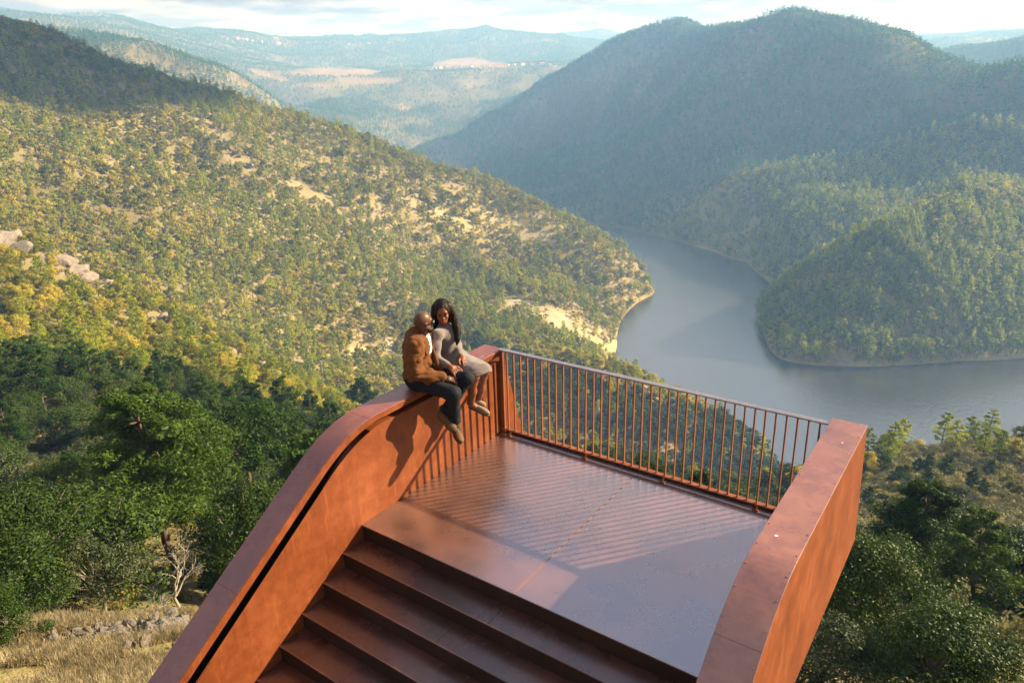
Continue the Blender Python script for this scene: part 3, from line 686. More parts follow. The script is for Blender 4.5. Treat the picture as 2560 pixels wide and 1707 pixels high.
# ------------------------------------------------------------------ people: smooth blended solids meshed with surface nets
def n3(P, s, seed=0):
    q = P*s; i_ = np.floor(q).astype(np.int64); f = q-i_; f = f*f*(3-2*f)
    def h(a, b, c):
        v = (a*374761393+b*668265263+c*2147483647+seed*974634777) & 0x7fffffff; v = ((v ^ (v >> 13))*1274126177) & 0x7fffffff
        return ((v ^ (v >> 16)) & 0xffff)/65535.
    r = 0
    for a in (0, 1):
        for b in (0, 1):
            for c in (0, 1):
                wgt = (f[..., 0] if a else 1-f[..., 0])*(f[..., 1] if b else 1-f[..., 1])*(f[..., 2] if c else 1-f[..., 2])
                r = r+wgt*h(i_[..., 0]+a, i_[..., 1]+b, i_[..., 2]+c)
    return r*2-1
def cap_(a, b, ra, rb):                                    # tapered capsule
    a = np.array(a, float); b = np.array(b, float)
    def f(P):
        ab = b-a; t = np.clip(((P-a)@ab)/(ab@ab+1e-12), 0, 1); return np.linalg.norm(P-a-t[..., None]*ab, axis=-1)-(ra+(rb-ra)*t)
    r = max(ra, rb); return f, np.minimum(a, b)-r, np.maximum(a, b)+r
def ell(c, rad, ax=None):                                  # ellipsoid, axes as rows
    c = np.array(c, float); rad = np.array(rad, float); A = np.eye(3) if ax is None else np.array(ax, float)
    def f(P):
        q = (P-c)@A.T; k0 = np.linalg.norm(q/rad, axis=-1); k1 = np.linalg.norm(q/rad**2, axis=-1); return k0*(k0-1)/(k1+1e-9)
    r = rad.max(); return f, c-r, c+r
def chain(pts_, rad):
    return [cap_(pts_[k], pts_[k+1], rad[k], rad[k+1]) for k in range(len(pts_)-1)]
def smin(a, b, k):
    h = np.maximum(k-np.abs(a-b), 0)/k; return np.minimum(a, b)-h*h*k*.25
def sdf_mesh(name, prims, vox, k=.02, cuts=(), noise=None, mat=None, parent=None, **props):
    lo = np.min([p[1] for p in prims], 0)-.03; hi = np.max([p[2] for p in prims], 0)+.03
    n = np.ceil((hi-lo)/vox).astype(int)+1
    ax = [lo[d]+np.arange(n[d])*vox for d in range(3)]; G = np.full(n, 1.0, np.float32)
    for p in prims:
        f, a, b = p[:3]; kk = p[3] if len(p) > 3 else k
        i0 = np.maximum(((a-lo-.05)/vox).astype(int), 0); i1 = np.minimum(((b-lo+.05)/vox).astype(int)+2, n)
        sl = tuple(slice(i0[d], i1[d]) for d in range(3))
        P = np.stack(np.meshgrid(*[ax[d][sl[d]] for d in range(3)], indexing='ij'), -1)
        G[sl] = smin(G[sl], f(P), kk)
    if cuts or noise:
        near = G < .06; P = np.stack(np.meshgrid(*ax, indexing='ij'), -1)[near]; g = G[near]
        if noise: g = g+noise(P)
        for c in cuts: g = np.maximum(g, c(P))
        G[near] = g
    S = G < 0; e = np.zeros(tuple(n-1), np.int32); acc = np.zeros(tuple(n-1)+(3,), np.float32); idx = np.indices(tuple(n-1)).transpose(1, 2, 3, 0)
    for d in range(3):
        o1, o2 = [q for q in range(3) if q != d]
        for u in (0, 1):
            for v in (0, 1):
                s0 = [slice(0, -1)]*3; s0[o1] = slice(u, n[o1]-1+u); s0[o2] = slice(v, n[o2]-1+v); s1 = list(s0); s1[d] = slice(1, None)
                A_, B_ = G[tuple(s0)], G[tuple(s1)]; c = (A_ < 0) != (B_ < 0); t = np.where(c, A_/(A_-B_+1e-12), 0)
                e += c; off = np.zeros(3); off[o1] = u; off[o2] = v
                acc += np.where(c[..., None], idx+off, 0); acc[..., d] += np.where(c, t, 0)
    m_ = e > 0; ids = np.full(tuple(n-1), -1, np.int64); ids[m_] = np.arange(m_.sum()); Vv = acc[m_]/e[m_][:, None]*vox+lo
    Fs = []
    for d in range(3):
        o1, o2 = (d+1) % 3, (d+2) % 3
        s0 = [slice(None)]*3; s0[d] = slice(0, -1); s1 = [slice(None)]*3; s1[d] = slice(1, None)
        c = S[tuple(s0)] != S[tuple(s1)]; I = np.argwhere(c)
        I = I[(I[:, o1] > 0) & (I[:, o2] > 0) & (I[:, o1] < n[o1]-1) & (I[:, o2] < n[o2]-1)]
        def g(du, dv):
            J = I.copy(); J[:, o1] -= du; J[:, o2] -= dv; return ids[J[:, 0], J[:, 1], J[:, 2]]
        q = np.stack([g(1, 1), g(0, 1), g(0, 0), g(1, 0)], -1); fl = ~S[I[:, 0], I[:, 1], I[:, 2]]; q[fl] = q[fl][:, ::-1]; Fs.append(q)
    me = mesh_np(name, Vv, np.vstack(Fs), mat); o = link(name, me, parent, **props)
    return o
def unit(v): v = np.array(v, float); return v/np.linalg.norm(v)
def frame(f, upv=(0, 0, 1)):
    f = unit(f); r_ = unit(np.cross(f, upv)); u = np.cross(r_, f); return f, r_, u    # forward, the person's right, up
def headp(c, f, r_, u, s, fem=False):
    A = np.array([f, r_, u]); at3 = lambda a, b, d: c+s*(f*a+r_*b+u*d)
    P = [ell(at3(-.008, 0, .030), np.array((.095, .074, .092))*s, A)+(.02,),
         ell(at3(.030, 0, -.035), np.array((.062, .056 if fem else .062, .078))*s, A)+(.03,),
         ell(at3(.066, 0, -.092), np.array((.022, .024, .020))*s, A)+(.03,),
         cap_(at3(.088, 0, .008), at3(.108, 0, -.030), .008*s, .013*s)+(.012,),
         ell(at3(.100, .011, -.033), np.array((.010,)*3)*s)+(.008,), ell(at3(.100, -.011, -.033), np.array((.010,)*3)*s)+(.008,),
         ell(at3(.078, .034, -.022), np.array((.020, .020, .017))*s, A)+(.02,), ell(at3(.078, -.034, -.022), np.array((.020, .020, .017))*s, A)+(.02,),
         cap_(at3(.079, -.036, .028), at3(.079, .036, .028), .011*s, .011*s)+(.02,)]
    for q in (1, -1):
        P += [ell(at3(-.002, q*.078, -.010), np.array((.018, .008, .031))*s, A)+(.006,), cap_(at3(-.002, q*.074, -.028), at3(.008, q*.078, -.036), .008*s, .007*s)+(.006,)]
    return P, at3
def hand(wr, d, n_, side, s=1.0, curl=.5, spread=.12):      # wrist, direction of the fingers, back of hand normal, thumb side vector
    d = unit(d); n_ = unit(np.array(n_)-d*np.dot(n_, d)); t = np.cross(n_, d)*side
    P = [cap_(wr, wr+d*.03*s, .024*s, .028*s)+(.02,)]
    for k in range(4): P.append(cap_(wr+d*.02*s+t*(.012-.010*k)*s, wr+d*.082*s+t*(.032-.0205*k)*s, .013*s, .0115*s)+(.012,))
    for k, ln in enumerate((.072, .080, .075, .058)):
        b = wr+d*.085*s+t*(.032-.0205*k)*s; a1 = unit(d*math.cos(curl*.6)-n_*math.sin(curl*.6)+t*(1.3-k)*spread); a2 = unit(d*math.cos(curl*1.5)-n_*math.sin(curl*1.5)+t*(1.3-k)*spread); a3 = unit(d*math.cos(curl*2.3)-n_*math.sin(curl*2.3))
        p1 = b+a1*ln*.45*s; p2 = p1+a2*ln*.32*s; p3 = p2+a3*ln*.23*s
        P += [q+(.004,) for q in chain([b, p1, p2, p3], [.0105*s, .0098*s, .0088*s, .0078*s])]
    b = wr+d*.025*s+t*.026*s; p1 = b+unit(d*.7+t*.75-n_*.2)*.040*s; p2 = p1+unit(d*.95+t*.3-n_*.3)*.032*s; p3 = p2+unit(d-n_*.3)*.02*s
    P += [q+(.006,) for q in chain([b, p1, p2, p3], [.0135*s, .0125*s, .0105*s, .009*s])]
    return P
def shoe(heel, toe, upn, w=.042, s=1.0):
    heel = np.array(heel, float); toe = np.array(toe, float); f = unit(toe-heel); n_ = unit(np.array(upn)-f*np.dot(upn, f)); r_ = np.cross(f, n_); L_ = np.linalg.norm(toe-heel)
    A = np.array([f, r_, n_]); at3 = lambda a, b, c: heel+f*a*L_+r_*b+n_*c
    up_ = [ell(at3(.16, 0, .028), (.17*L_, w*.80, .036), A), ell(at3(.45, 0, .020), (.34*L_, w*.88, .030), A), ell(at3(.76, 0, .014), (.24*L_, w, .026), A)]
    so = [ell(at3(.18, 0, -.008), (.19*L_, w*.86, .012), A), ell(at3(.5, 0, -.008), (.42*L_, w*.88, .011), A), ell(at3(.76, 0, -.008), (.26*L_, w*1.06, .011), A)]
    return up_, so, at3
def fabric(name, col, var=.2, rough=.85, scale=90, sheen=.3, bump=.3):
    m, nt, out = nodes(name); N = NT(nt); tc = N.n('ShaderNodeTexCoord')
    a = N.noise(tc.outputs['Object'], 7, 4); b = N.noise(tc.outputs['Object'], scale, 3)
    c = N.mix(N.math('ADD', N.math('MULTIPLY', a, .6), N.math('MULTIPLY', b, .4)), tuple(x*(1-var) for x in col), tuple(min(1, x*(1+var)) for x in col))
    bp = N.n('ShaderNodeBump', {'Strength': bump, 'Distance': .003, 'Height': b})
    bs = N.n('ShaderNodeBsdfPrincipled', {'Base Color': c, 'Roughness': rough, 'Sheen Weight': sheen, 'Normal': bp.outputs[0], 'Specular IOR Level': .25}); N.link(bs.outputs[0], out.inputs[0]); return m
def skin(name, col, rough=.42):
    m, nt, out = nodes(name); N = NT(nt); tc = N.n('ShaderNodeTexCoord'); a = N.noise(tc.outputs['Object'], 14, 4)
    c = N.mix(a, tuple(x*.85 for x in col), tuple(x*1.15 for x in col))
    bs = N.n('ShaderNodeBsdfPrincipled', {'Base Color': c, 'Roughness': rough, 'Specular IOR Level': .3, 'Subsurface Weight': .08, 'Subsurface Radius': (.01, .004, .002)}); N.link(bs.outputs[0], out.inputs[0]); return m
M['skinm'] = skin('dark_brown_skin', (.105, .045, .028), .45); M['skinw'] = skin('warm_brown_skin', (.18, .062, .027), .52)
M['suede'] = fabric('tan_suede', (.112, .042, .012), .3, .95, 90, .0); M['tee'] = fabric('white_cotton', (.80, .77, .78), .06); M['trouser'] = fabric('navy_charcoal_cloth', (.0075, .009, .014), .2, .85, 200, .0)
M['knit'] = fabric('mauve_grey_knit', (.135, .106, .099), .12, .9, 160, .4, .5); M['shoe'] = fabric('tan_leather', (.105, .050, .020), .15, .7, 60, 0); M['sole'] = fabric('dark_brown_sole', (.06, .035, .022), .1, .7, 60, 0)
M['flat'] = fabric('beige_suede', (.20, .135, .085), .12); M['sock'] = fabric('black_sock', (.012, .012, .016), .2); M['glass'] = simple('black_gloss_plastic', (.01, .01, .011), .2, spec=.6)
M['lens'] = simple('pale_lens', (.35, .40, .40), .08, spec=.8, var=.05); M['nail'] = simple('red_nail_varnish', (.65, .012, .02), .25, spec=.6, var=.05); M['lip'] = simple('dark_rose_lip', (.33, .075, .055), .4, var=.1)
M['eye'] = simple('dark_eye', (.012, .008, .007), .15, spec=.6); M['eyew'] = simple('eye_white', (.62, .56, .52), .3, var=.03); M['hairm'] = None
def hairmat():
    m, nt, out = nodes('black_hair'); N = NT(nt); tc = N.n('ShaderNodeTexCoord'); mp = N.n('ShaderNodeMapping', {'Vector': tc.outputs['Object'], 'Scale': (90, 90, 6)}); a = N.noise(mp.outputs[0], 2, 4)
    c = N.mix(a, (.004, .003, .003), (.020, .011, .009)); bp = N.n('ShaderNodeBump', {'Strength': .8, 'Distance': .004, 'Height': a})
    bs = N.n('ShaderNodeBsdfPrincipled', {'Base Color': c, 'Roughness': .5, 'Specular IOR Level': .15, 'Normal': bp.outputs[0]}); N.link(bs.outputs[0], out.inputs[0]); return m
M['hair'] = hairmat()
V3 = lambda *a: np.array(a, float)
VX = .0065
# ---- the man
man = empty('person', (-.12, -1.19, .985), label='bald man in tan suede jacket and dark trousers sitting on the left parapet', category='person')
def pp(o):                                                     # parent without moving
    o.matrix_parent_inverse = man.matrix_world.inverted() if o.parent is man else Matrix(); return o
bpy.context.view_layer.update()
def child(root):
    inv = Matrix.Translation(-Vector(root.location))
    def f(name, prims, mat, vox=VX, **k):
        props = k.pop('props', {}); o = sdf_mesh(name, prims, vox, mat=mat, parent=k.pop('parent', root), **k)
        for a, b in props.items(): o[a] = b
        if o.parent is root: o.data.transform(inv)
        return o
    return f
Fm, Rm, Um = frame((.88, .47, 0))
pel = V3(-.115, -1.185, 1.085); chest = V3(-.125, -1.155, 1.37); nk = V3(-.085, -1.135, 1.52)
sR = V3(-.015, -1.315, 1.455); eR = V3(.02, -1.375, 1.215); wR = V3(.205, -1.20, 1.135)
sL = V3(-.185, -.965, 1.455); eL = V3(-.285, -.84, 1.27); wL = V3(-.30, -.63, 1.14)
hR = V3(-.10, -1.265, 1.07); kR = V3(.365, -1.245, 1.03); aR = V3(.29, -1.165, .665)
hL = V3(-.12, -1.09, 1.08); kL = V3(.36, -1.03, 1.10); aL = V3(.205, -1.22, .775)
hc = V3(-.045, -1.150, 1.632); Fh, Rh, Uh = frame((.34, .92, .04), (0.06, -.1, 1))
hp, hat = headp(hc, Fh, Rh, Uh, .90)
skinP = hp+chain([hc+V3(.005, .0, -.05), nk, nk-V3(.02, .01, .10)], [.058, .058, .075])
skinP += [ell(chest, (.10, .15, .19), np.array([Fm, Rm, Um])), ell(pel, (.11, .145, .10), np.array([Fm, Rm, Um]))]
for a, b, c in ((sR, eR, wR), (sL, eL, wL)): skinP += chain([nk-V3(0, 0, .05), a, b, c], [.06, .055, .042, .026])
for a, b, c in ((hR, kR, aR), (hL, kL, aL)): skinP += chain([a, b, c], [.085, .052, .034])
skinP += hand(wR+V3(.02, .012, -.006), (.72, .60, -.22), (.1, -.25, .95), 1, 1.05, .95)+hand(wL, (.1, 1, -.35), (-.5, 0, .8), 1, 1.0, .4)
skinP += chain([aR, aR+V3(.06, -.03, -.06)], [.034, .03])+chain([aL, aL+V3(.05, -.02, -.05)], [.034, .03])
cm = child(man)
cm('body', skinP, M['skinm'], .0058, k=.02)
cm('trousers', [ell(pel, (.135, .175, .10), np.array([Fm, Rm, Um]))+(.04,)]+[q+(.03,) for q in chain([hR, kR, V3(.325, -1.205, .86), V3(.305, -1.185, .715)], [.096, .069, .060, .066])+chain([hL, kL, V3(.285, -1.12, .94), V3(.225, -1.20, .815)], [.092, .068, .056, .056])],
   M['trouser'], k=.03, noise=lambda P: .004*n3(P*np.array([1,1,.5]), 20, 1)+.003*n3(P, 42, 2), cuts=(lambda P: .688-P[:, 2],))
JA = np.array([Fm, Rm, Um])
jk = [ell(chest+V3(-.01, 0, .0), (.145, .200, .205), JA)+(.05,), ell(V3(-.125, -1.175, 1.19), (.150, .190, .16), JA)+(.05,), ell(V3(-.115, -1.185, 1.085), (.158, .192, .078), JA)+(.04,)]
jk += [q+(.04,) for q in chain([nk+V3(-.03, 0, -.055), sR, V3(.0, -1.35, 1.34), eR, V3(.11, -1.29, 1.17), wR+V3(-.01, -.008, .004)], [.080, .074, .072, .070, .062, .056])+chain([nk+V3(-.03, 0, -.055), sL, eL, wL], [.070, .074, .06, .05])]
def openfront(P):                                              # V shaped opening with the shirt behind
    q = P-(nk+Fm*.14); up_ = q@Um; side = q@Rm; fr = (P-chest)@Fm
    wid = .066+.27*(up_+.02); wid = np.where(up_ < -.22, -1, np.maximum(wid, .004)); return np.minimum(np.minimum(wid-np.abs(side+.01), fr-.045), .5)
cm('jacket', [q[:3]+(.065,) for q in jk], M['suede'], k=.065, noise=lambda P: .007*n3(P, 9, 5)+.019*(.5-np.abs(n3(P@np.array([[.8,.3,.5],[-.2,.9,-.2],[-.9,.2,1.6]]), 13, 6)))+.002*n3(P, 60, 7), cuts=(openfront,))
co = nk+V3(-.03, -.01, .0)
def slab(c, n_, up2, rad):
    n_ = unit(n_); u_ = unit(np.array(up2)-n_*np.dot(up2, n_)); return ell(c, rad, np.array([n_, np.cross(u_, n_), u_]))
colR = [cap_(co-Fm*.060+Rm*.03+Um*.030, co+Rm*.080+Um*.004, .020, .017), cap_(co+Rm*.080, co+Rm*.072+Fm*.075-Um*.05, .016, .012), cap_(co-Fm*.060-Rm*.03+Um*.030, co-Rm*.080, .020, .016), cap_(co-Rm*.080, co-Rm*.06+Fm*.08-Um*.05, .015, .012), cap_(co-Fm*.060+Rm*.03+Um*.030, co-Fm*.060-Rm*.03+Um*.030, .020, .020),
        slab(co+Rm*.100+Fm*.098-Um*.115, Fm+Rm*.5+Um*.35, Um-Rm*.45, (.012, .040, .075))]
pk = chest+Fm*.125+Rm*.095-Um*.02; cm('pocket_flap', [slab(chest+Fm*.100+Rm*.115-Um*.045, Fm+Rm*.65, Um, (.012, .050, .020))], M['suede'], .005, k=.01)
cm('jacket_collar', colR, M['suede'], .005, k=.02, noise=lambda P: .003*n3(P, 30, 8))
flap = [cap_(chest+Fm*.140-Rm*.02-Um*.02, V3(.065, -1.10, 1.20), .012, .026), cap_(V3(.065, -1.10, 1.20), V3(.115, -1.09, 1.15), .028, .014), cap_(V3(.065, -1.10, 1.20), V3(.03, -1.13, 1.13), .026, .016)]
cm('jacket_flap', flap, M['suede'], .005, k=.03, noise=lambda P: .004*n3(P, 24, 9))
cm('cuff', [cap_(wR+V3(-.025, -.020, .008), wR+V3(.004, .003, -.001), .056, .053)], M['suede'], .005, k=.01, cuts=(lambda P: (P-wR)@unit((.75, .62, -.25))-.012,))
cm('shirt', [ell(chest+Fm*.022+V3(0, 0, -.01), (.110, .120, .165), JA), cap_(nk+Fm*.012+V3(0, 0, -.06), nk+Fm*.008+V3(0, 0, -.015), .066, .060)], M['tee'], .006, k=.03, noise=lambda P: .003*n3(P, 25, 3), cuts=(lambda P: -((nk[2]+.004+((P-nk)@Fm)*-.30)-P[:, 2])*1.0,))
for nm, (hh, tt, un) in {'r': ((.245, -1.165, .645), (.455, -1.275, .545), (.62, .1, .72)), 'l': ((.155, -1.245, .775), (.365, -1.245, .640), (.40, -.45, .75))}.items():
    a_, s_, _ = shoe(V3(*hh), V3(*tt), V3(*un), .043)
    sh = cm('shoe', a_, M['shoe'], .005, k=.03); so_ = sdf_mesh('sole', s_, .005, .02, mat=M['sole'], parent=sh); so_.data.transform(Matrix.Translation(-Vector(man.location)))
cm('sock', chain([aR+V3(0, 0, .05), aR+V3(.02, -.01, -.025), aR+V3(.075, -.035, -.07)], [.041, .039, .036]), M['sock'], .005); cm('sock', chain([aL+V3(0, 0, .05), aL+V3(.0, -.01, -.015)], [.040, .038]), M['sock'], .005)
gl = [cap_(hat(-.02, .084, .004), hat(.075, .082, .012), .0055, .006)+(.002,), cap_(hat(-.02, -.084, .004), hat(.075, -.082, .012), .0055, .006)+(.002,)]
for q in (1, -1):
    c_ = [hat(.107, q*.012, .016), hat(.100, q*.066, .022), hat(.098, q*.064, -.020), hat(.108, q*.018, -.016)]
    gl += [cap_(c_[k], c_[(k+1) % 4], .0055, .0055)+(.002,) for k in range(4)]+[cap_(hat(.075, q*.082, .012), c_[1], .006, .0055)+(.002,)]
gl.append(cap_(hat(.107, -.012, .014), hat(.107, .012, .014), .005, .005)+(.002,))
g_ = cm('glasses', gl, M['glass'], .0035, k=.003)
for q in (1, -1): sdf_mesh('lens', [ell(hat(.104, q*.040, .0), (.003, .026, .019), np.array([Fh, Rh, Uh]))], .002, .001, mat=M['lens'], parent=g_).data.transform(Matrix.Translation(-Vector(man.location)))
cm('beard', [ell(hat(.052, 0, -.080), np.array((.050, .056, .036))*1.13, np.array([Fh, Rh, Uh])), cap_(hat(.005, .066, -.04), hat(.045, .05, -.085), .015, .018), cap_(hat(.005, -.066, -.04), hat(.045, -.05, -.085), .015, .018)], M['hair'], .005, k=.02)
# ---- the woman
wom = empty('person', (-.10, -.69, .985), label='woman with long dark hair in grey knit dress sitting at the parapet corner', category='person')
cw_ = child(wom)
Fw, Rw, Uw = frame((.97, -.22, 0), (0, 0, 1)); WA = np.array([Fw, Rw, Uw])
pel = V3(-.105, -.70, 1.085); chest = V3(-.105, -.775, 1.355); nk = V3(-.085, -.795, 1.50)
sR = V3(-.055, -.945, 1.445); eR = V3(-.01, -1.045, 1.245); wR = V3(.165, -1.06, 1.205)
sL = V3(-.13, -.635, 1.43); eL = V3(-.075, -.635, 1.235); wL = V3(.105, -.80, 1.205)
hR = V3(-.09, -.775, 1.07); kR = V3(.33, -.885, 1.075); aR = V3(.245, -.845, .735)
hL = V3(-.09, -.63, 1.07); kL = V3(.365, -.765, 1.10); aL = V3(.245, -.735, .705)
hc = V3(-.068, -.835, 1.652); Fh, Rh, Uh = frame((.66, -.72, -.24), (-.05, -.06, 1))
hp, hat = headp(hc, Fh, Rh, Uh, .93, True)
sk = hp+chain([hc-V3(.01, 0, .06), nk, nk-V3(.01, 0, .08)], [.048, .046, .06])
sk += [ell(chest, (.085, .125, .16), WA), ell(pel, (.10, .14, .09), WA)]
for a, b, c in ((sR, eR, wR), (sL, eL, wL)): sk += chain([nk-V3(0, 0, .06), a, b, c], [.05, .042, .034, .023])
for a, b, c in ((hR, kR, aR), (hL, kL, aL)): sk += [q+(.03,) for q in chain([a, b, b*.78+c*.22+V3(-.018, 0, 0), b*.45+c*.55, c], [.085, .056, .056, .042, .031])]
sk += hand(wR+V3(.012, -.002, -.002), (.80, -.02, -.42), (.35, -.25, .85), 1, 1.08, .35, .16)+hand(wL+V3(.01, -.008, 0), (.82, -.30, -.36), (.3, .15, .9), -1, 1.0, .4, .14)
sk += chain([aR, aR+V3(.03, .03, -.04)], [.031, .028])+chain([aL, aL+V3(.07, -.02, -.06)], [.031, .028])
cw_('body', sk, M['skinw'], .0052, k=.018)
dr = [ell(chest, (.108, .135, .160), WA)+(.05,), ell(chest+V3(.05, -.005, .02), (.07, .12, .07), WA)+(.05,), ell(V3(-.105, -.735, 1.20), (.098, .115, .10), WA)+(.06,), ell(pel, (.135, .175, .105), WA)+(.05,)]
dr += [q+(.03,) for q in chain([nk-V3(.01, 0, .06), sR, V3(-.035, -1.0, 1.35), eR, wR-V3(.01, 0, -.002)], [.060, .055, .050, .045, .035])+chain([nk-V3(.01, 0, .06), sL, eL, wL-V3(.01, -.008, -.002)], [.060, .054, .045, .035])]
dr += [q+(.07,) for q in chain([hR, kR+V3(.0, 0, .0)], [.105, .078])+chain([hL, kL+V3(.0, 0, 0)], [.105, .078])+chain([(hR+hL)/2, (kR+kL)/2], [.10, .075])]
dr += [cap_(nk-V3(.01, 0, .05), nk+V3(.002, -.004, .030), .062, .050)+(.03,)]
def hem(P): return (P-V3(.345, -.83, 1.045))@unit((.55, -.10, -.82))
cw_('dress', dr, M['knit'], .006, k=.03, noise=lambda P: .003*n3(P, 14, 11)+.004*(.5-np.abs(n3(P*np.array([1, 1, 2.6]), 15, 12))), cuts=(hem, lambda P: np.minimum(P[:, 2]-(nk[2]+.038), .06-np.linalg.norm((P-nk)[:, :2], axis=1)+.03)))
hr = [ell(hat(-.022, 0, .026), np.array((.104, .086, .096)), np.array([Fh, Rh, Uh]))+(.03,), ell(hat(-.055, 0, -.02), np.array((.080, .092, .12)), np.array([Fh, Rh, Uh]))+(.04,)]
t_ = hat(-.01, -.078, .06)
hr += [q+(.03,) for q in chain([t_, hat(.005, -.090, -.03), hat(.01, -.096, -.10), V3(.015, -.735, 1.45), V3(.045, -.765, 1.37), V3(.062, -.795, 1.315)], [.032, .029, .029, .029, .022, .008])]
hr += [q+(.03,) for q in chain([hat(.0, -.085, .02), V3(-.0, -.715, 1.50), V3(.03, -.74, 1.42), V3(.055, -.78, 1.34)], [.024, .026, .023, .010])]
hr += [q+(.03,) for q in chain([hat(-.02, .082, .05), hat(-.015, .092, -.03), hat(-.05, .092, -.12), V3(-.17, -.88, 1.40)], [.028, .028, .032, .026])]
hr += [q+(.04,) for q in chain([hat(-.07, 0, -.02), hat(-.09, 0, -.14), V3(-.21, -.77, 1.32)], [.075, .07, .04])]
def face_open(P):
    q = P-hc; a = q@Fh; b = q@Rh; d = q@Uh; return np.minimum(1-np.sqrt((b/.060)**2+((d+.022)/.100)**2), (a-.030)/.05)*.05
cw_('hair', hr, M['hair'], .0055, k=.03, cuts=(face_open,), noise=lambda P: .003*n3(P*np.array([1, 1, .15]), 90, 14))
FA = np.array([Fh, Rh, Uh])
for q in (1, -1):
    cw_('eye', [ell(hat(.0905, q*.033, .004), np.array((.007, .0150, .0075)), FA)], M['eye'], .0022, k=.001)
    cw_('eyebrow', [cap_(hat(.094, q*.018, .022), hat(.091, q*.036, .027), .0035, .004), cap_(hat(.091, q*.036, .027), hat(.083, q*.050, .022), .004, .003)], M['hair'], .0022, k=.001)
    cw_('earring', [ell(hat(.0, q*.080, -.045), (.006, .006, .006))], M['lens'], .002, k=.001)
cw_('lips', [cap_(hat(.096, -.017, -.057), hat(.103, 0, -.060), .005, .0075), cap_(hat(.103, 0, -.060), hat(.096, .017, -.057), .0075, .005)], M['lip'], .0022, k=.004)
for (hh, tt, un) in (((.185, -.815, .690), (.425, -.785, .635), (.35, .05, .9)), ((.15, -.80, .715), (.345, -.735, .690), (.25, .2, .9))):
    a_, s_, _ = shoe(V3(*hh), V3(*tt), V3(*un), .034)
    sh = cw_('shoe', a_, M['flat'], .0045, k=.03); so_ = sdf_mesh('sole', s_, .0045, .02, mat=M['shoe'], parent=sh); so_.data.transform(Matrix.Translation(-Vector(wom.location)))
def nails(P, root, pick):                                    # red nails on the finger tips (last capsule of each finger chain)
    for k in pick:
        f, a, b = P[k][:3]; c = (a+b)/2; cw_('fingernail', [ell(c+V3(.004, -.003, .004), (.0085, .0085, .0085))], M['nail'], .002, k=.001)
HRp = hand(wR+V3(.012, -.002, -.002), (.80, -.02, -.42), (.35, -.25, .85), 1, 1.08, .35, .16); HLp = hand(wL+V3(.01, -.008, 0), (.82, -.30, -.36), (.3, .15, .9), -1, 1.0, .4, .14)
nails(HRp, wom, (7, 10, 13, 16)); nails(HLp, wom, (7, 10, 13, 16))
cw_('ring', [ell(HRp[12][1]*.5+HRp[12][2]*.5+V3(0, 0, .009), (.007, .007, .005))], M['lens'], .002, k=.001)
# ------------------------------------------------------------------ near trees, each a thing of its own
def hit(X, Y, dmax=1500, dmin=8):                     # where the sight line through X,Y meets the ground
    d = ray(X, Y); dh = math.hypot(d[0], d[1]); D = np.exp(np.linspace(math.log(dmin), math.log(dmax), 900)); P = CAM+d[None, :]*(D/dh)[:, None]
    z = lookup(P[:, 0], P[:, 1])[0]; k = np.argmax(P[:, 2] < z)
    if not (P[k, 2] < z[k]): return None
    q = P[k]; return V3_(q[0], q[1], z[k])
V3_ = lambda *a: np.array(a, float)
def hfor(p, Y):                                        # height whose top reaches picture row Y
    lo, hi = .5, 40
    for _ in range(30):
        m_ = (lo+hi)/2
        if proj([p+V3_(0, 0, m_)])[0, 1] > Y: lo = m_
        else: hi = m_
    return lo
TP = {}
def proto(kind, k):
    if (kind, k) in TP: return TP[kind, k]
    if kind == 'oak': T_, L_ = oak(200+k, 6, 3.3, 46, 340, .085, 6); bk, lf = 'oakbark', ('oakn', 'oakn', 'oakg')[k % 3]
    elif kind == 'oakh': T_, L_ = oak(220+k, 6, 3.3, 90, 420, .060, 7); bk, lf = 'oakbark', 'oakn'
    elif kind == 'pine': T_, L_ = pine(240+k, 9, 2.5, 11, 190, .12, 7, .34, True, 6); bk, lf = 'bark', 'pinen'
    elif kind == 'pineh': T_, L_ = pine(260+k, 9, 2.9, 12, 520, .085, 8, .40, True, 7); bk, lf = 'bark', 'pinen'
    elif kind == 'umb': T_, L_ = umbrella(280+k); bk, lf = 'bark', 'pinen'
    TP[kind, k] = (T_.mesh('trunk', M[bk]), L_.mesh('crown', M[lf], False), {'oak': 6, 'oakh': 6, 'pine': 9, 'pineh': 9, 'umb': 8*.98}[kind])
    return TP[kind, k]
M['oakn'] = foliage('shade_tinted_oak_leaves', [(0, (.015, .032, .007)), (.35, (.028, .055, .009)), (.65, (.052, .083, .012)), (.9, (.095, .110, .018)), (1, (.16, .125, .028))], .22, .5)  # darker copy of oak_leaves; shade of the near wood put into colour
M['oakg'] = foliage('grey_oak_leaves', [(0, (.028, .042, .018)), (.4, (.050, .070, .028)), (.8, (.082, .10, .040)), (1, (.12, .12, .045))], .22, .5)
M['pinen'] = foliage('shade_tinted_pine_needles', [(0, (.018, .042, .007)), (.4, (.035, .075, .009)), (.75, (.065, .110, .013)), (1, (.12, .14, .026))], .3, .5)  # pine counterpart, colour darkened likewise for the shaded near wood
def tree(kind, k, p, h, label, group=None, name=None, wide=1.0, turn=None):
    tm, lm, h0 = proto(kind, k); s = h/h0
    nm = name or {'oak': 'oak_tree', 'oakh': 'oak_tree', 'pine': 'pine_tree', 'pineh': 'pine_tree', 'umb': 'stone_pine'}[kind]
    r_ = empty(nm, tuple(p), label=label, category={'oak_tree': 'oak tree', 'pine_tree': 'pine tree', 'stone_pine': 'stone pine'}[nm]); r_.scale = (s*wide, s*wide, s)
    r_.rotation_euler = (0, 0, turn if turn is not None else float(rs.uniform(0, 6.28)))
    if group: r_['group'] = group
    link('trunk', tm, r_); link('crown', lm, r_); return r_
HERO = []
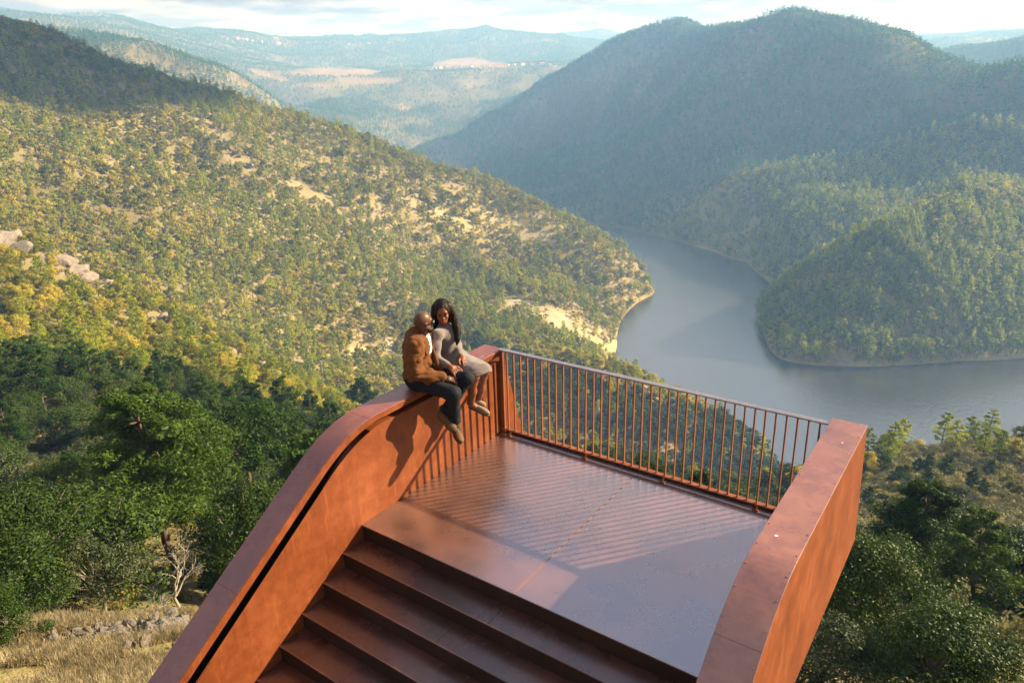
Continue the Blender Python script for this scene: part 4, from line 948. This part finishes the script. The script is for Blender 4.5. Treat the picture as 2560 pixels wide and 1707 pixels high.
def hero(kind, k, X, Yb, Yt, label, wide=1.0, turn=0.5):
    p = hit(X, Yb); h = hfor(p, Yt); HERO.append((p, h*.33)); tree(kind, k, p, h, label, None, None, wide, turn); return p, h
hero('pineh', 0, 405, 1330, 905, 'tall pine with bare lower trunk standing above the pale dead tree', 1.15)
hero('umb', 0, 590, 1235, 955, 'flat topped bright green stone pine beside the curving left parapet', .95)
hero('oakh', 0, 615, 1400, 1105, 'bright leafy oak pressed against the sloping left parapet', .75)
hero('oakh', 1, 70, 1405, 1130, 'large dark oak at the left edge above the dry grass', 1.1, 2.)
hero('oak', 2, 235, 1405, 1225, 'grey green oak behind the stone heap', .9, 1.)
hero('pineh', 1, 2085, 1395, 1108, 'tall pine with dead side branches right of the right parapet', 1.0, 2.2)
hero('pine', 1, 2215, 1450, 1178, 'dark pine with bare stem nearer the right picture edge', 1.0, 1.2)
hero('oakh', 0, 1960, 1500, 1232, 'leafy oak with forked dark trunk beside the right parapet', 1.0, 3.)
hero('oakh', 1, 2130, 1640, 1400, 'dark round oak in the bottom right corner', 1.15, 4.)
hero('oak', 2, 1900, 1620, 1440, 'grey green oak at the bottom just right of the parapet', 1.1, 4.)
hero('pine', 0, 835, 960, 868, 'bright green young pine rising behind the bend of the left parapet', 1.3, 1.)
hero('umb', 0, 1560, 1235, 1140, 'bright green round pine seen low through the railing', 1.0, 1.)
hero('umb', 0, 1345, 1120, 1052, 'small bright round pine seen through the middle railing bars', 1.0, 2.)
hero('pine', 2, 1690, 1200, 1110, 'green pine low behind the right end of the railing', 1.0, 2.)
hero('oak', 1, 30, 1500, 1345, 'brownish thin oak bush at the left edge by the dry grass', .9, 3.)
X, Y = jgrid(4.3, 14, 152, 61); z, r, a, _, _ = lookup(X, Y); xd, yd = disp(np.stack([X, Y, z], -1))
r61 = np.random.default_rng(62); u = r61.random(len(X)); pinef = .42+.3*nz(X, Y, 30, 63)
hN = (xd > 1820) & (yd < 1230)
keep = (xd > -130) & (xd < 2480) & (np.abs(a) < 43) & (z > ZW+2)
keep &= ~((yd > 1395) & (xd < 900)) & ~((yd > 1420) & (xd > 600) & (xd < 1700)) & (yd < 1720)
keep &= u < np.where(hN, .80, np.where(xd > 1820, .80, .93))
keep &= ~((r < 26) & (xd > 700) & (xd < 1750))
isp = r61.random(len(X)) < np.where(hN, .30, pinef); hh = np.where(isp, r61.uniform(6.5, 10.5, len(X)), r61.uniform(3.6, 6.2, len(X)))*np.where(hN, np.where(isp, .55, .48), 1)
keep &= visible(X, Y, z+hh)
tp = proj(np.stack([X, Y, z+hh], -1)); keep &= ~((tp[:, 1] < 1330) & (yd > 1330) & (r < 30) & (xd < 700))
keep &= ~((xd > 1080) & (xd < 1840) & (tp[:, 1] < 985+.295*(xd-1165)-38))
keep &= ~((xd > 300) & (xd < 520) & (yd > 1150) & (tp[:, 1] < 1330))
keep &= ~((xd > 1820) & (yd > 1200) & (tp[:, 1] < 1190))
for p_, rad in HERO: keep &= np.hypot(X-p_[0], Y-p_[1]) > rad
I = np.where(keep)[0]; I = I[np.argsort(r[I])]; no = npn = 0; extra = []
for k in I:
    pos = (X[k], Y[k], z[k]-.15); side = 'left' if xd[k] < 1000 else ('right' if xd[k] > 1820 else 'mid'); far_ = r[k] > 85
    if isp[k]:
        npn += 1
        if npn > 290: extra.append((*pos, 15+npn % 2, hh[k]/9)); continue
        lab = {'left': ('green pine in the shaded wood left of the stairs', 'small dark pine high in the shaded wood on the left'), 'right': ('pine on the shrubby slope right of the platform', 'little pine on the crest of the right hand hill above the river'), 'mid': ('pine on the slope glimpsed between the railing bars', 'small pine deep behind the railing')}[side][far_]
        tree('pine', int(npn % 3), pos, hh[k], lab, 'pines on the near '+side+' slope')
    else:
        no += 1
        if no > 285: extra.append((*pos, 13+no % 2, hh[k]/6)); continue
        lab = {'left': ('round oak in the shaded wood left of the stairs', 'small dark oak high in the shaded wood on the left'), 'right': ('round oak on the slope right of the platform', 'low oak on the crest of the right hand hill above the river'), 'mid': ('round oak on the slope glimpsed between the railing bars', 'small oak deep behind the railing')}[side][far_]
        tree('oak', int(no % 3), pos, hh[k], lab, 'oaks on the near '+side+' slope', wide=float(r61.uniform(.95, 1.25)))
print('near', no, npn, len(extra))
if extra:
    ex = np.array(extra); instancer('near_forest', ex[:, :3], ex[:, 4], ex[:, 3], kind='stuff', label='further oaks and pines closing the near wood')
def dead(seed, X, Yb, Yt, label, spread=1.0):
    p = hit(X, Yb); h = hfor(p, Yt); T_ = dead_tree(seed, h); o = link('dead_tree', T_.mesh('dead_tree', M['deadwood'])); o.location = tuple(p); o['label'] = label; o['category'] = 'dead tree'
dead(5, 405, 1395, 1215, 'pale bare dead tree standing under the tall pine')
dead(14, 195, 1010, 945, 'pale dead branches high up in the shaded left wood')
dead(21, 1985, 1330, 1235, 'small dead tree with pale twigs right of the right parapet')
dead(9, 345, 1420, 1310, 'smaller bleached dead tree leaning over the stone heap')
for k in range(2): T_, L_ = oak(180+k, 6, 3.3, 30, 130, .16, 5); lod('p%02d_shade_oak_shape' % (22+k), (T_, L_), (M['oakbark'], M['oakn']))  # dark-leaved copies that carry the second spur's shade in their colour
# ------------------------------------------------------------------ stones, outcrops, dry grass
def rockmat():
    m, nt, out = nodes('granite'); N = NT(nt); tc = N.n('ShaderNodeTexCoord'); geo = N.n('ShaderNodeNewGeometry'); oi = N.n('ShaderNodeObjectInfo')
    a = N.noise(tc.outputs['Object'], 2.5, 6, .7); b = N.noise(tc.outputs['Object'], 18, 5, .7)
    c = N.ramp(N.math('ADD', N.math('MULTIPLY', a, .6), N.math('MULTIPLY', b, .4)), [(.35, (.07, .064, .056)), (.5, (.16, .145, .125)), (.65, (.25, .225, .19))])
    c = N.mix(N.math('MULTIPLY', oi.outputs['Random'], .35), c, (.25, .17, .11)); bp = N.n('ShaderNodeBump', {'Strength': .7, 'Distance': .25, 'Height': a})
    bs = N.n('ShaderNodeBsdfPrincipled', {'Base Color': c, 'Roughness': .9, 'Normal': bp.outputs[0]}); N.link(bs.outputs[0], out.inputs[0]); return m
M['rock'] = rockmat()
def rock_mesh(seed, sub=3, flat=(1, .8, .65), sharp=.35):
    r = np.random.default_rng(seed); bm = bmesh.new(); bmesh.ops.create_icosphere(bm, subdivisions=sub, radius=1)
    pl = r.normal(0, 1, (11, 3)); pl /= np.linalg.norm(pl, axis=1)[:, None]; dd = r.uniform(.55, .95, 11)
    co = np.array([v.co[:] for v in bm.verts])
    for n_, d_ in zip(pl, dd):
        t = co@n_-d_; co = co-np.where(t > 0, t, 0)[:, None]*n_
    co += (n3(co, 2.2, seed)*.20)[:, None]*co+(n3(co, 6, seed+1)*.09)[:, None]*co
    co *= np.array(flat)
    for v, c in zip(bm.verts, co): v.co = c
    me = bpy.data.meshes.new('stone'); bm.to_mesh(me); bm.free(); me.materials.append(M['rock']); return me
RM = [rock_mesh(300+k, 2, (1, r_, f_)) for k, (r_, f_) in enumerate(((.8, .6), (.7, .75), (.95, .5), (.6, .6), (.85, .8)))]
r7 = np.random.default_rng(71); ns = 0
for k in range(240):
    X_ = 95+330*r7.random()**.8; t = (X_-95)/330; Yc = 1478-40*t; Y_ = Yc+r7.normal(0, 10+10*t); big = r7.random() < .10
    p = hit(X_, Y_, 60); s_ = (.22 if big else .07+.13*r7.random()**1.5)*(.8+.4*t)
    me = RM[k % 5]; o = link('stone', me); o.location = (p[0], p[1], p[2]+s_*.4); o.scale = (s_, s_*r7.uniform(.7, 1), s_*r7.uniform(.7, 1.0)); o.rotation_euler = tuple(r7.uniform(-.6, 6, 3))
    o['label'] = 'large pale granite block in the stone heap above the dry grass' if big else 'small broken stone in the heap above the dry grass'; o['category'] = 'stone'; o['group'] = 'stones heaped along the edge of the dry grass'
RO = [rock_mesh(330+k, 3, (1, .7, .9)) for k in range(4)]
for k, (X_, Y_, w_) in enumerate(OUT):
    if w_ < 1: continue
    p = hit(X_, Y_, 3000, 60)
    if p is None: continue
    s_ = w_*.34; o = link('rock_outcrop', RO[k % 4]); s_ *= 1.5 if k < 17 else 1.; o.location = (p[0], p[1], p[2]+.3*s_); o.scale = (s_*1.3, s_*.9, s_*.8); o.rotation_euler = (r7.uniform(-.4, .4), r7.uniform(-.4, .4), r7.uniform(0, 6)); o['category'] = 'rock outcrop'
    reg = ('grey granite outcrop on the sunlit rib at the left picture edge' if X_ < 260 and Y_ > 500 else 'grey granite outcrop on the rib above the shaded wood' if Y_ > 700 and X_ < 700 else 'grey granite outcrop among the trees of the long sunlit spur' if X_ < 760 else 'dark shore rock at the foot of the sunlit promontory' if X_ > 1780 else 'bare rock on the shaded mountain across the river')
    o['label'] = reg; o['group'] = reg.replace('outcrop', 'outcrops').replace('rock on', 'rocks on').replace('rock at', 'rocks at')
M['straw'] = foliage('dry_grass_blades', [(0, (.17, .135, .070)), (.4, (.30, .245, .135)), (.75, (.40, .34, .20)), (1, (.20, .25, .05))], .3, .7)
M['straw'].node_tree
def tuft(seed, n=60, h=.20, mat='straw'):
    r = np.random.default_rng(seed); V_ = []; F_ = []
    for k in range(n):
        a = r.uniform(0, 6.28); b = r.uniform(0, .16); x, y = b*math.cos(a), b*math.sin(a); hh_ = h*r.uniform(.4, 1.1); ln = r.uniform(.15, .8)*hh_; w_ = .0045; c = a+r.normal(0, .6)
        m_ = len(V_); dx, dy = math.cos(c), math.sin(c)
        V_ += [(x-dy*w_, y+dx*w_, 0), (x+dy*w_, y-dx*w_, 0), (x+dx*ln*.4+dy*w_, y+dy*ln*.4-dx*w_, hh_*.65), (x+dx*ln*.4-dy*w_, y+dy*ln*.4+dx*w_, hh_*.65), (x+dx*ln, y+dy*ln, hh_*.95), (x+dx*ln, y+dy*ln, hh_*.95)]
        F_ += [(m_, m_+1, m_+2, m_+3), (m_+3, m_+2, m_+4, m_+5)]
    g = Geo(); g.add(V_, F_); return g
for k in range(3): lod('p%02d_grass_tuft_shape' % (19+k), (tuft(400+k, 70),), (M['straw'],))
b = A0; n_ = 15000; rr_ = np.sqrt(r7.uniform(7**2, 18.5**2, n_)); aa = r7.uniform(-.74, -.22, n_); gx = CAM[0]+rr_*np.cos(b-aa); gy = CAM[1]+rr_*np.sin(b-aa); gz_ = lookup(gx, gy)[0]
gd = proj(np.stack([gx, gy, gz_], -1)); ok = (nz(gx, gy, 1.6, 72) > -.75) & ~((gd[:, 1] > 1478-40*(gd[:, 0]-95)/330-16) & (gd[:, 1] < 1478-40*(gd[:, 0]-95)/330+16) & (gd[:, 0] > 70)); instancer('dry_grass', np.stack([gx, gy, gz_], -1)[ok], r7.uniform(.5, 1.3, n_)[ok], r7.integers(19, 22, n_)[ok], kind='stuff', label='dry straw coloured grass with green patches below the stairs')
# ------------------------------------------------------------------ far village
M['wallw'] = simple('whitewashed_wall', (.72, .68, .60), .8, var=.1); M['roof'] = simple('terracotta_roof', (.45, .19, .09), .85, var=.25)
def house(p, s, ang, label, group):
    h = empty('house', tuple(p), label=label, category='house', group=group); h.rotation_euler = (0, 0, ang); h.scale = (s, s, s)
    if 'w' not in HM:
        a_ = solid('wall', [boxV(-6, 6, -4, 4, -2, 6)], M['wallw'], h); HM['w'] = a_.data
        rf = solid('roof', [([(-6.5, -4.5, 6.02), (6.5, -4.5, 6.02), (6.5, 4.5, 6.02), (-6.5, 4.5, 6.02), (-6.5, 0, 8.6), (6.5, 0, 8.6)], [(0, 1, 5, 4), (2, 3, 4, 5), (0, 4, 3), (1, 2, 5), (0, 3, 2, 1)])], M['roof'], h); HM['r'] = rf.data
        wi = solid('window', [boxV(-4+3*k, -3+3*k, -4.06, -4.005, 2, 4) for k in range(1)], M['black'], h); HM['i'] = wi.data
        for dx in (3, 6): o = wi.copy(); COL.objects.link(o); o.parent = h; o.location = (dx, 0, 0)
    else:
        link('wall', HM['w'], h); link('roof', HM['r'], h)
        for dx in (0, 3, 6): o = link('window', HM['i'], h); o.location = (dx, 0, 0)
HM = {}
for k in range(17):
    X_ = (1000, 1012, 1024, 1033, 1046, 1058, 1072, 1083, 1096, 1108, 1122, 1168, 1182, 1200, 1222, 1246, 1262)[k]; Y_ = 157+3*math.sin(k*2.3) if X_ < 1130 else 151
    p = hit(X_, Y_, 9000, 1800); house(p, 1.0+.3*math.sin(k), k*1.3, 'tiny pale house of the far village among the vineyards' if X_ < 1130 else 'tiny pale house on the far ridge right of the village', 'houses of the far village')
for k, (X_, Y_) in enumerate(((545, 88), (556, 90), (566, 91), (580, 93), (600, 96), (640, 99), (800, 101), (846, 101))):
    p = hit(X_, Y_+3, 9000, 2500); house(p, 1.3, k*.9, 'tiny pale house on the far skyline ridge at the upper left', 'houses on the far skyline')
# ------------------------------------------------------------------ unseen cloud added sunward so its shadow falls on the left spur
M['cloud'] = simple('cloud_vapour', (.85, .85, .86), 1.0, var=.03)
SUN_ = np.array(unit((1.367, 1.66, 1.0)))
def cloud(P, dist, sx, sy, seed):
    r = np.random.default_rng(seed); c = np.asarray(P)+SUN_*dist; g = []
    for k in range(16):
        o_ = np.array([r.uniform(-.7, .7)*sx, r.uniform(-.7, .7)*sy, r.uniform(-.1, .1)*min(sx, sy)]); s_ = r.uniform(.25, .45)
        g.append(ell(c+o_, (s_*sx, s_*sy, .16*min(sx, sy))))
    o = sdf_mesh('cloud', g, min(sx, sy)/22, min(sx, sy)*.2, mat=M['cloud']); return o

cloud(at(-20, 200, 740), 2300, 190, 130, 5)
for k, o in enumerate([o for o in COL.objects if o.name.startswith('cloud')]):
    o['label'] = 'out of view cloud shading the upper end of the long left spur'; o['category'] = 'cloud'
# ------------------------------------------------------------------ light, sky, air
SUN = Vector((1.367, 1.66, 1.0)).normalized()
ld = bpy.data.lights.new('sun', 'SUN'); ld.energy = 5.0; ld.angle = R_(.55); ld.color = (1, .85, .62)
lo = bpy.data.objects.new('sun', ld); COL.objects.link(lo); lo.rotation_mode = 'QUATERNION'; lo.rotation_quaternion = (-SUN).to_track_quat('-Z', 'Y'); lo.location = (200, 230, 200)
wl = bpy.data.worlds.new('World'); SC.world = wl; wl.use_nodes = True; nt = wl.node_tree; nt.nodes.clear(); N = NT(nt)
sky = N.n('ShaderNodeTexSky', sky_type='NISHITA', sun_disc=False, sun_elevation=math.asin(SUN.z), sun_rotation=math.atan2(SUN.x, SUN.y))
tc = N.n('ShaderNodeTexCoord'); sp = N.n('ShaderNodeSeparateXYZ', {0: tc.outputs['Generated']})
zc_ = N.math('ADD', N.math('ABSOLUTE', sp.outputs['Z']), .07)
cv = N.n('ShaderNodeCombineXYZ', {0: N.math('DIVIDE', sp.outputs['X'], zc_), 1: N.math('DIVIDE', sp.outputs['Y'], zc_)})
cl = N.noise(cv.outputs[0], .55, 8, .62); cl2 = N.noise(cv.outputs[0], 1.6, 6, .6)
cover = N.ramp(cl, [(.30, 0.35), (.52, 1.0)])
cloudc = N.ramp(cl2, [(.45, (1.15, 1.1, 1.55)), (.55, (2.35, 2.15, 2.3)), (.68, (3.4, 3.1, 2.95))])
c = N.mix(cover, sky.outputs[0], cloudc)
bg = N.n('ShaderNodeBackground', {'Color': c, 'Strength': .09}); o_ = N.n('ShaderNodeOutputWorld'); N.link(bg.outputs[0], o_.inputs[0])
m, nt, out = nodes('haze_air'); N = NT(nt)
pv = N.n('ShaderNodeVolumePrincipled', {'Color': (.26, .52, 1.0, 1), 'Absorption Color': (1, 1, 1, 1), 'Density': .00027, 'Anisotropy': .1}); N.link(pv.outputs[0], out.inputs['Volume'])
HZ = 2600
bm = bmesh.new(); bmesh.ops.create_cube(bm, size=1); me = bpy.data.meshes.new('haze'); bm.to_mesh(me); bm.free(); me.materials.append(m)
hz = link('haze', me, kind='stuff', label='thin blue haze filling the gorge'); 
zt_, zb_ = float(max(GZ.max(), 60))+25.0, -420.0
hz.scale = (14200, 14200, zt_-zb_); hz.location = (0, 0, (zt_+zb_)/2)
SC.view_settings.view_transform = 'Standard'; SC.view_settings.look = 'None'; SC.view_settings.gamma = 1; SC.view_settings.exposure = 1.72
SC.cycles.use_denoising = True; SC.cycles.volume_bounces = 2; SC.cycles.max_bounces = 6; SC.cycles.diffuse_bounces = 3; SC.cycles.glossy_bounces = 3; SC.cycles.transmission_bounces = 4
SC.cycles.use_adaptive_sampling = True; SC.cycles.adaptive_threshold = .015; SC.cycles.sample_clamp_indirect = 6
